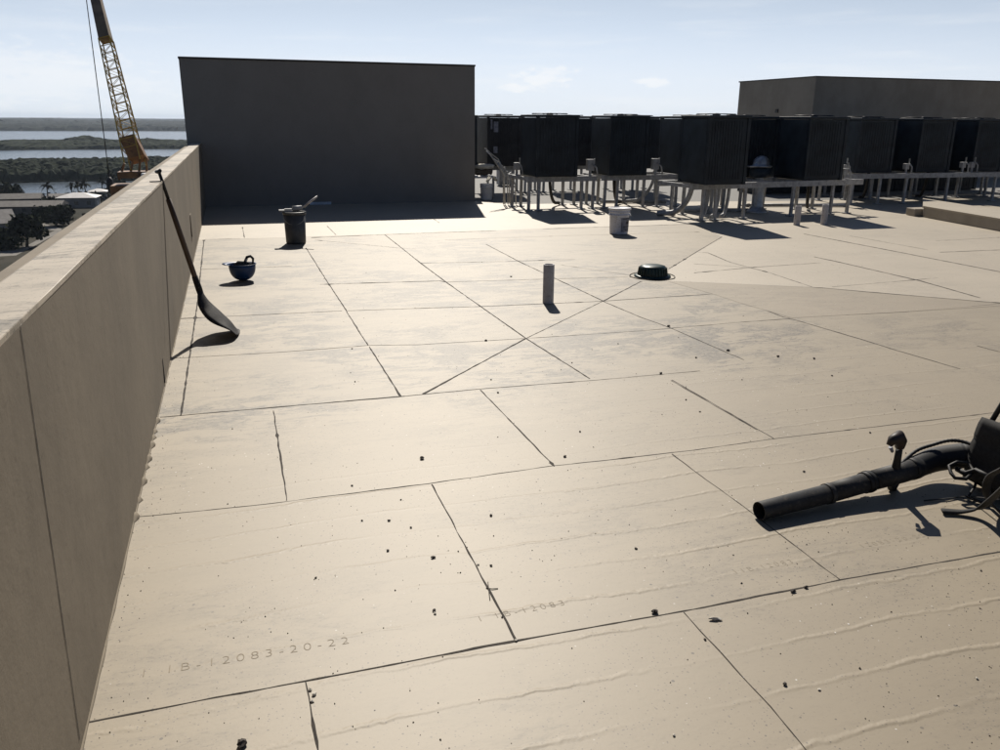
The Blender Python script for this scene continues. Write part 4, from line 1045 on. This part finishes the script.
mx = n.new('ShaderNodeMix'); mx.data_type = 'RGBA'; l.new(m2.outputs[0], mx.inputs[0]); l.new(sky.outputs[0], mx.inputs[6]); mx.inputs[7].default_value = (9, 9.3, 9.8, 1)
# pale hazy air near the horizon, stronger on the sun's side
hz = n.new('ShaderNodeMapRange'); hz.interpolation_type = 'SMOOTHSTEP'; hz.inputs[1].default_value = .30; hz.inputs[2].default_value = .02; l.new(sp.outputs[2], hz.inputs[0])
vd = n.new('ShaderNodeVectorMath'); vd.operation = 'DOT_PRODUCT'; l.new(tc.outputs['Generated'], vd.inputs[0]); vd.inputs[1].default_value = (math.sin(rad(12.5)), math.cos(rad(12.5)), 0)
vr = n.new('ShaderNodeMapRange'); vr.inputs[1].default_value = -.5; vr.inputs[2].default_value = 1; vr.inputs[3].default_value = .16; vr.inputs[4].default_value = 1; l.new(vd.outputs['Value'], vr.inputs[0])
hc = n.new('ShaderNodeMix'); hc.data_type = 'RGBA'; l.new(vr.outputs[0], hc.inputs[0]); hc.inputs[6].default_value = (.6, .8, 1.2, 1); hc.inputs[7].default_value = (15.0, 17.2, 20.3, 1)
m3 = n.new('ShaderNodeMath'); m3.operation = 'MULTIPLY'; l.new(hz.outputs[0], m3.inputs[0]); m3.inputs[1].default_value = .93
fx = n.new('ShaderNodeMix'); fx.data_type = 'RGBA'; l.new(m3.outputs[0], fx.inputs[0])
sk = n.new('ShaderNodeMix'); sk.data_type = 'RGBA'; sk.blend_type = 'MULTIPLY'; sk.inputs[0].default_value = 1; l.new(sky.outputs[0], sk.inputs[6]); sk.inputs[7].default_value = (.55, .62, .75, 1); l.new(sk.outputs[2], fx.inputs[6]); l.new(hc.outputs[2], fx.inputs[7])
wl = n.new('ShaderNodeMapRange'); wl.interpolation_type = 'SMOOTHSTEP'; wl.inputs[1].default_value = .11; wl.inputs[2].default_value = .0; wl.inputs[4].default_value = .75; l.new(sp.outputs[2], wl.inputs[0])
wf = n.new('ShaderNodeMath'); wf.operation = 'MULTIPLY'; l.new(wl.outputs[0], wf.inputs[0]); l.new(vr.outputs[0], wf.inputs[1])
wm = n.new('ShaderNodeMix'); wm.data_type = 'RGBA'; l.new(wf.outputs[0], wm.inputs[0]); l.new(fx.outputs[2], wm.inputs[6]); wm.inputs[7].default_value = (16.6, 17.4, 18.0, 1)
last = wm.outputs[2]
for (px_, py_, sz) in ((545, 77, .050), (655, 81, .030), (520, 88, .030), (30, 78, .16)):
    dd_ = ray(px_, py_).normalized(); sb = n.new('ShaderNodeVectorMath'); sb.operation = 'SUBTRACT'; l.new(tc.outputs['Generated'], sb.inputs[0]); sb.inputs[1].default_value = dd_
    ml = n.new('ShaderNodeVectorMath'); ml.operation = 'MULTIPLY'; l.new(sb.outputs[0], ml.inputs[0]); ml.inputs[1].default_value = (1/sz, 1/sz, 3.6/sz)
    ln = n.new('ShaderNodeVectorMath'); ln.operation = 'LENGTH'; l.new(ml.outputs[0], ln.inputs[0])
    cn = n.new('ShaderNodeTexNoise'); cn.inputs['Scale'].default_value = 45; cn.inputs['Detail'].default_value = 7; cn.inputs['Roughness'].default_value = .6
    cm = n.new('ShaderNodeMapping'); cm.inputs['Scale'].default_value = (1, 1, 2.6); l.new(tc.outputs['Generated'], cm.inputs[0]); l.new(cm.outputs[0], cn.inputs['Vector'])
    a1 = n.new('ShaderNodeMath'); a1.operation = 'MULTIPLY_ADD'; l.new(cn.outputs[0], a1.inputs[0]); a1.inputs[1].default_value = 2.6; a1.inputs[2].default_value = -.6
    a2 = n.new('ShaderNodeMath'); a2.operation = 'SUBTRACT'; l.new(a1.outputs[0], a2.inputs[0]); l.new(ln.outputs['Value'], a2.inputs[1])
    a3 = n.new('ShaderNodeMapRange'); a3.interpolation_type = 'SMOOTHSTEP'; a3.inputs[1].default_value = -.15; a3.inputs[2].default_value = .5; a3.inputs[4].default_value = .6 if px_ > 100 else .3; l.new(a2.outputs[0], a3.inputs[0])
    am = n.new('ShaderNodeMix'); am.data_type = 'RGBA'; l.new(a3.outputs[0], am.inputs[0]); l.new(last, am.inputs[6]); am.inputs[7].default_value = (18.6, 18.8, 19, 1); last = am.outputs[2]
l.new(last, mx.inputs[6]); mx.inputs[7].default_value = (17.8, 18.2, 18.6, 1)
l.new(mx.outputs[2], bg.inputs[0]); bg.inputs[1].default_value = .05
sd = bpy.data.lights.new('sun', 'SUN'); sd.energy = 5; sd.angle = rad(.53); sd.color = (1, .93, .825)
so = bpy.data.objects.new('sun', sd); C.objects.link(so)
dv_ = Vector((math.sin(SUN_AZ)*math.cos(SUN_EL), math.cos(SUN_AZ)*math.cos(SUN_EL), math.sin(SUN_EL)))
so.rotation_euler = dv_.to_track_quat('Z', 'Y').to_euler()

vs_ = scn.view_settings; vs_.view_transform = 'Standard'; vs_.look = 'None'; vs_.gamma = 1; vs_.use_curve_mapping = False; vs_.exposure = 0.06
cy = scn.cycles; cy.max_bounces = 6; cy.volume_bounces = 0; cy.use_denoising = True
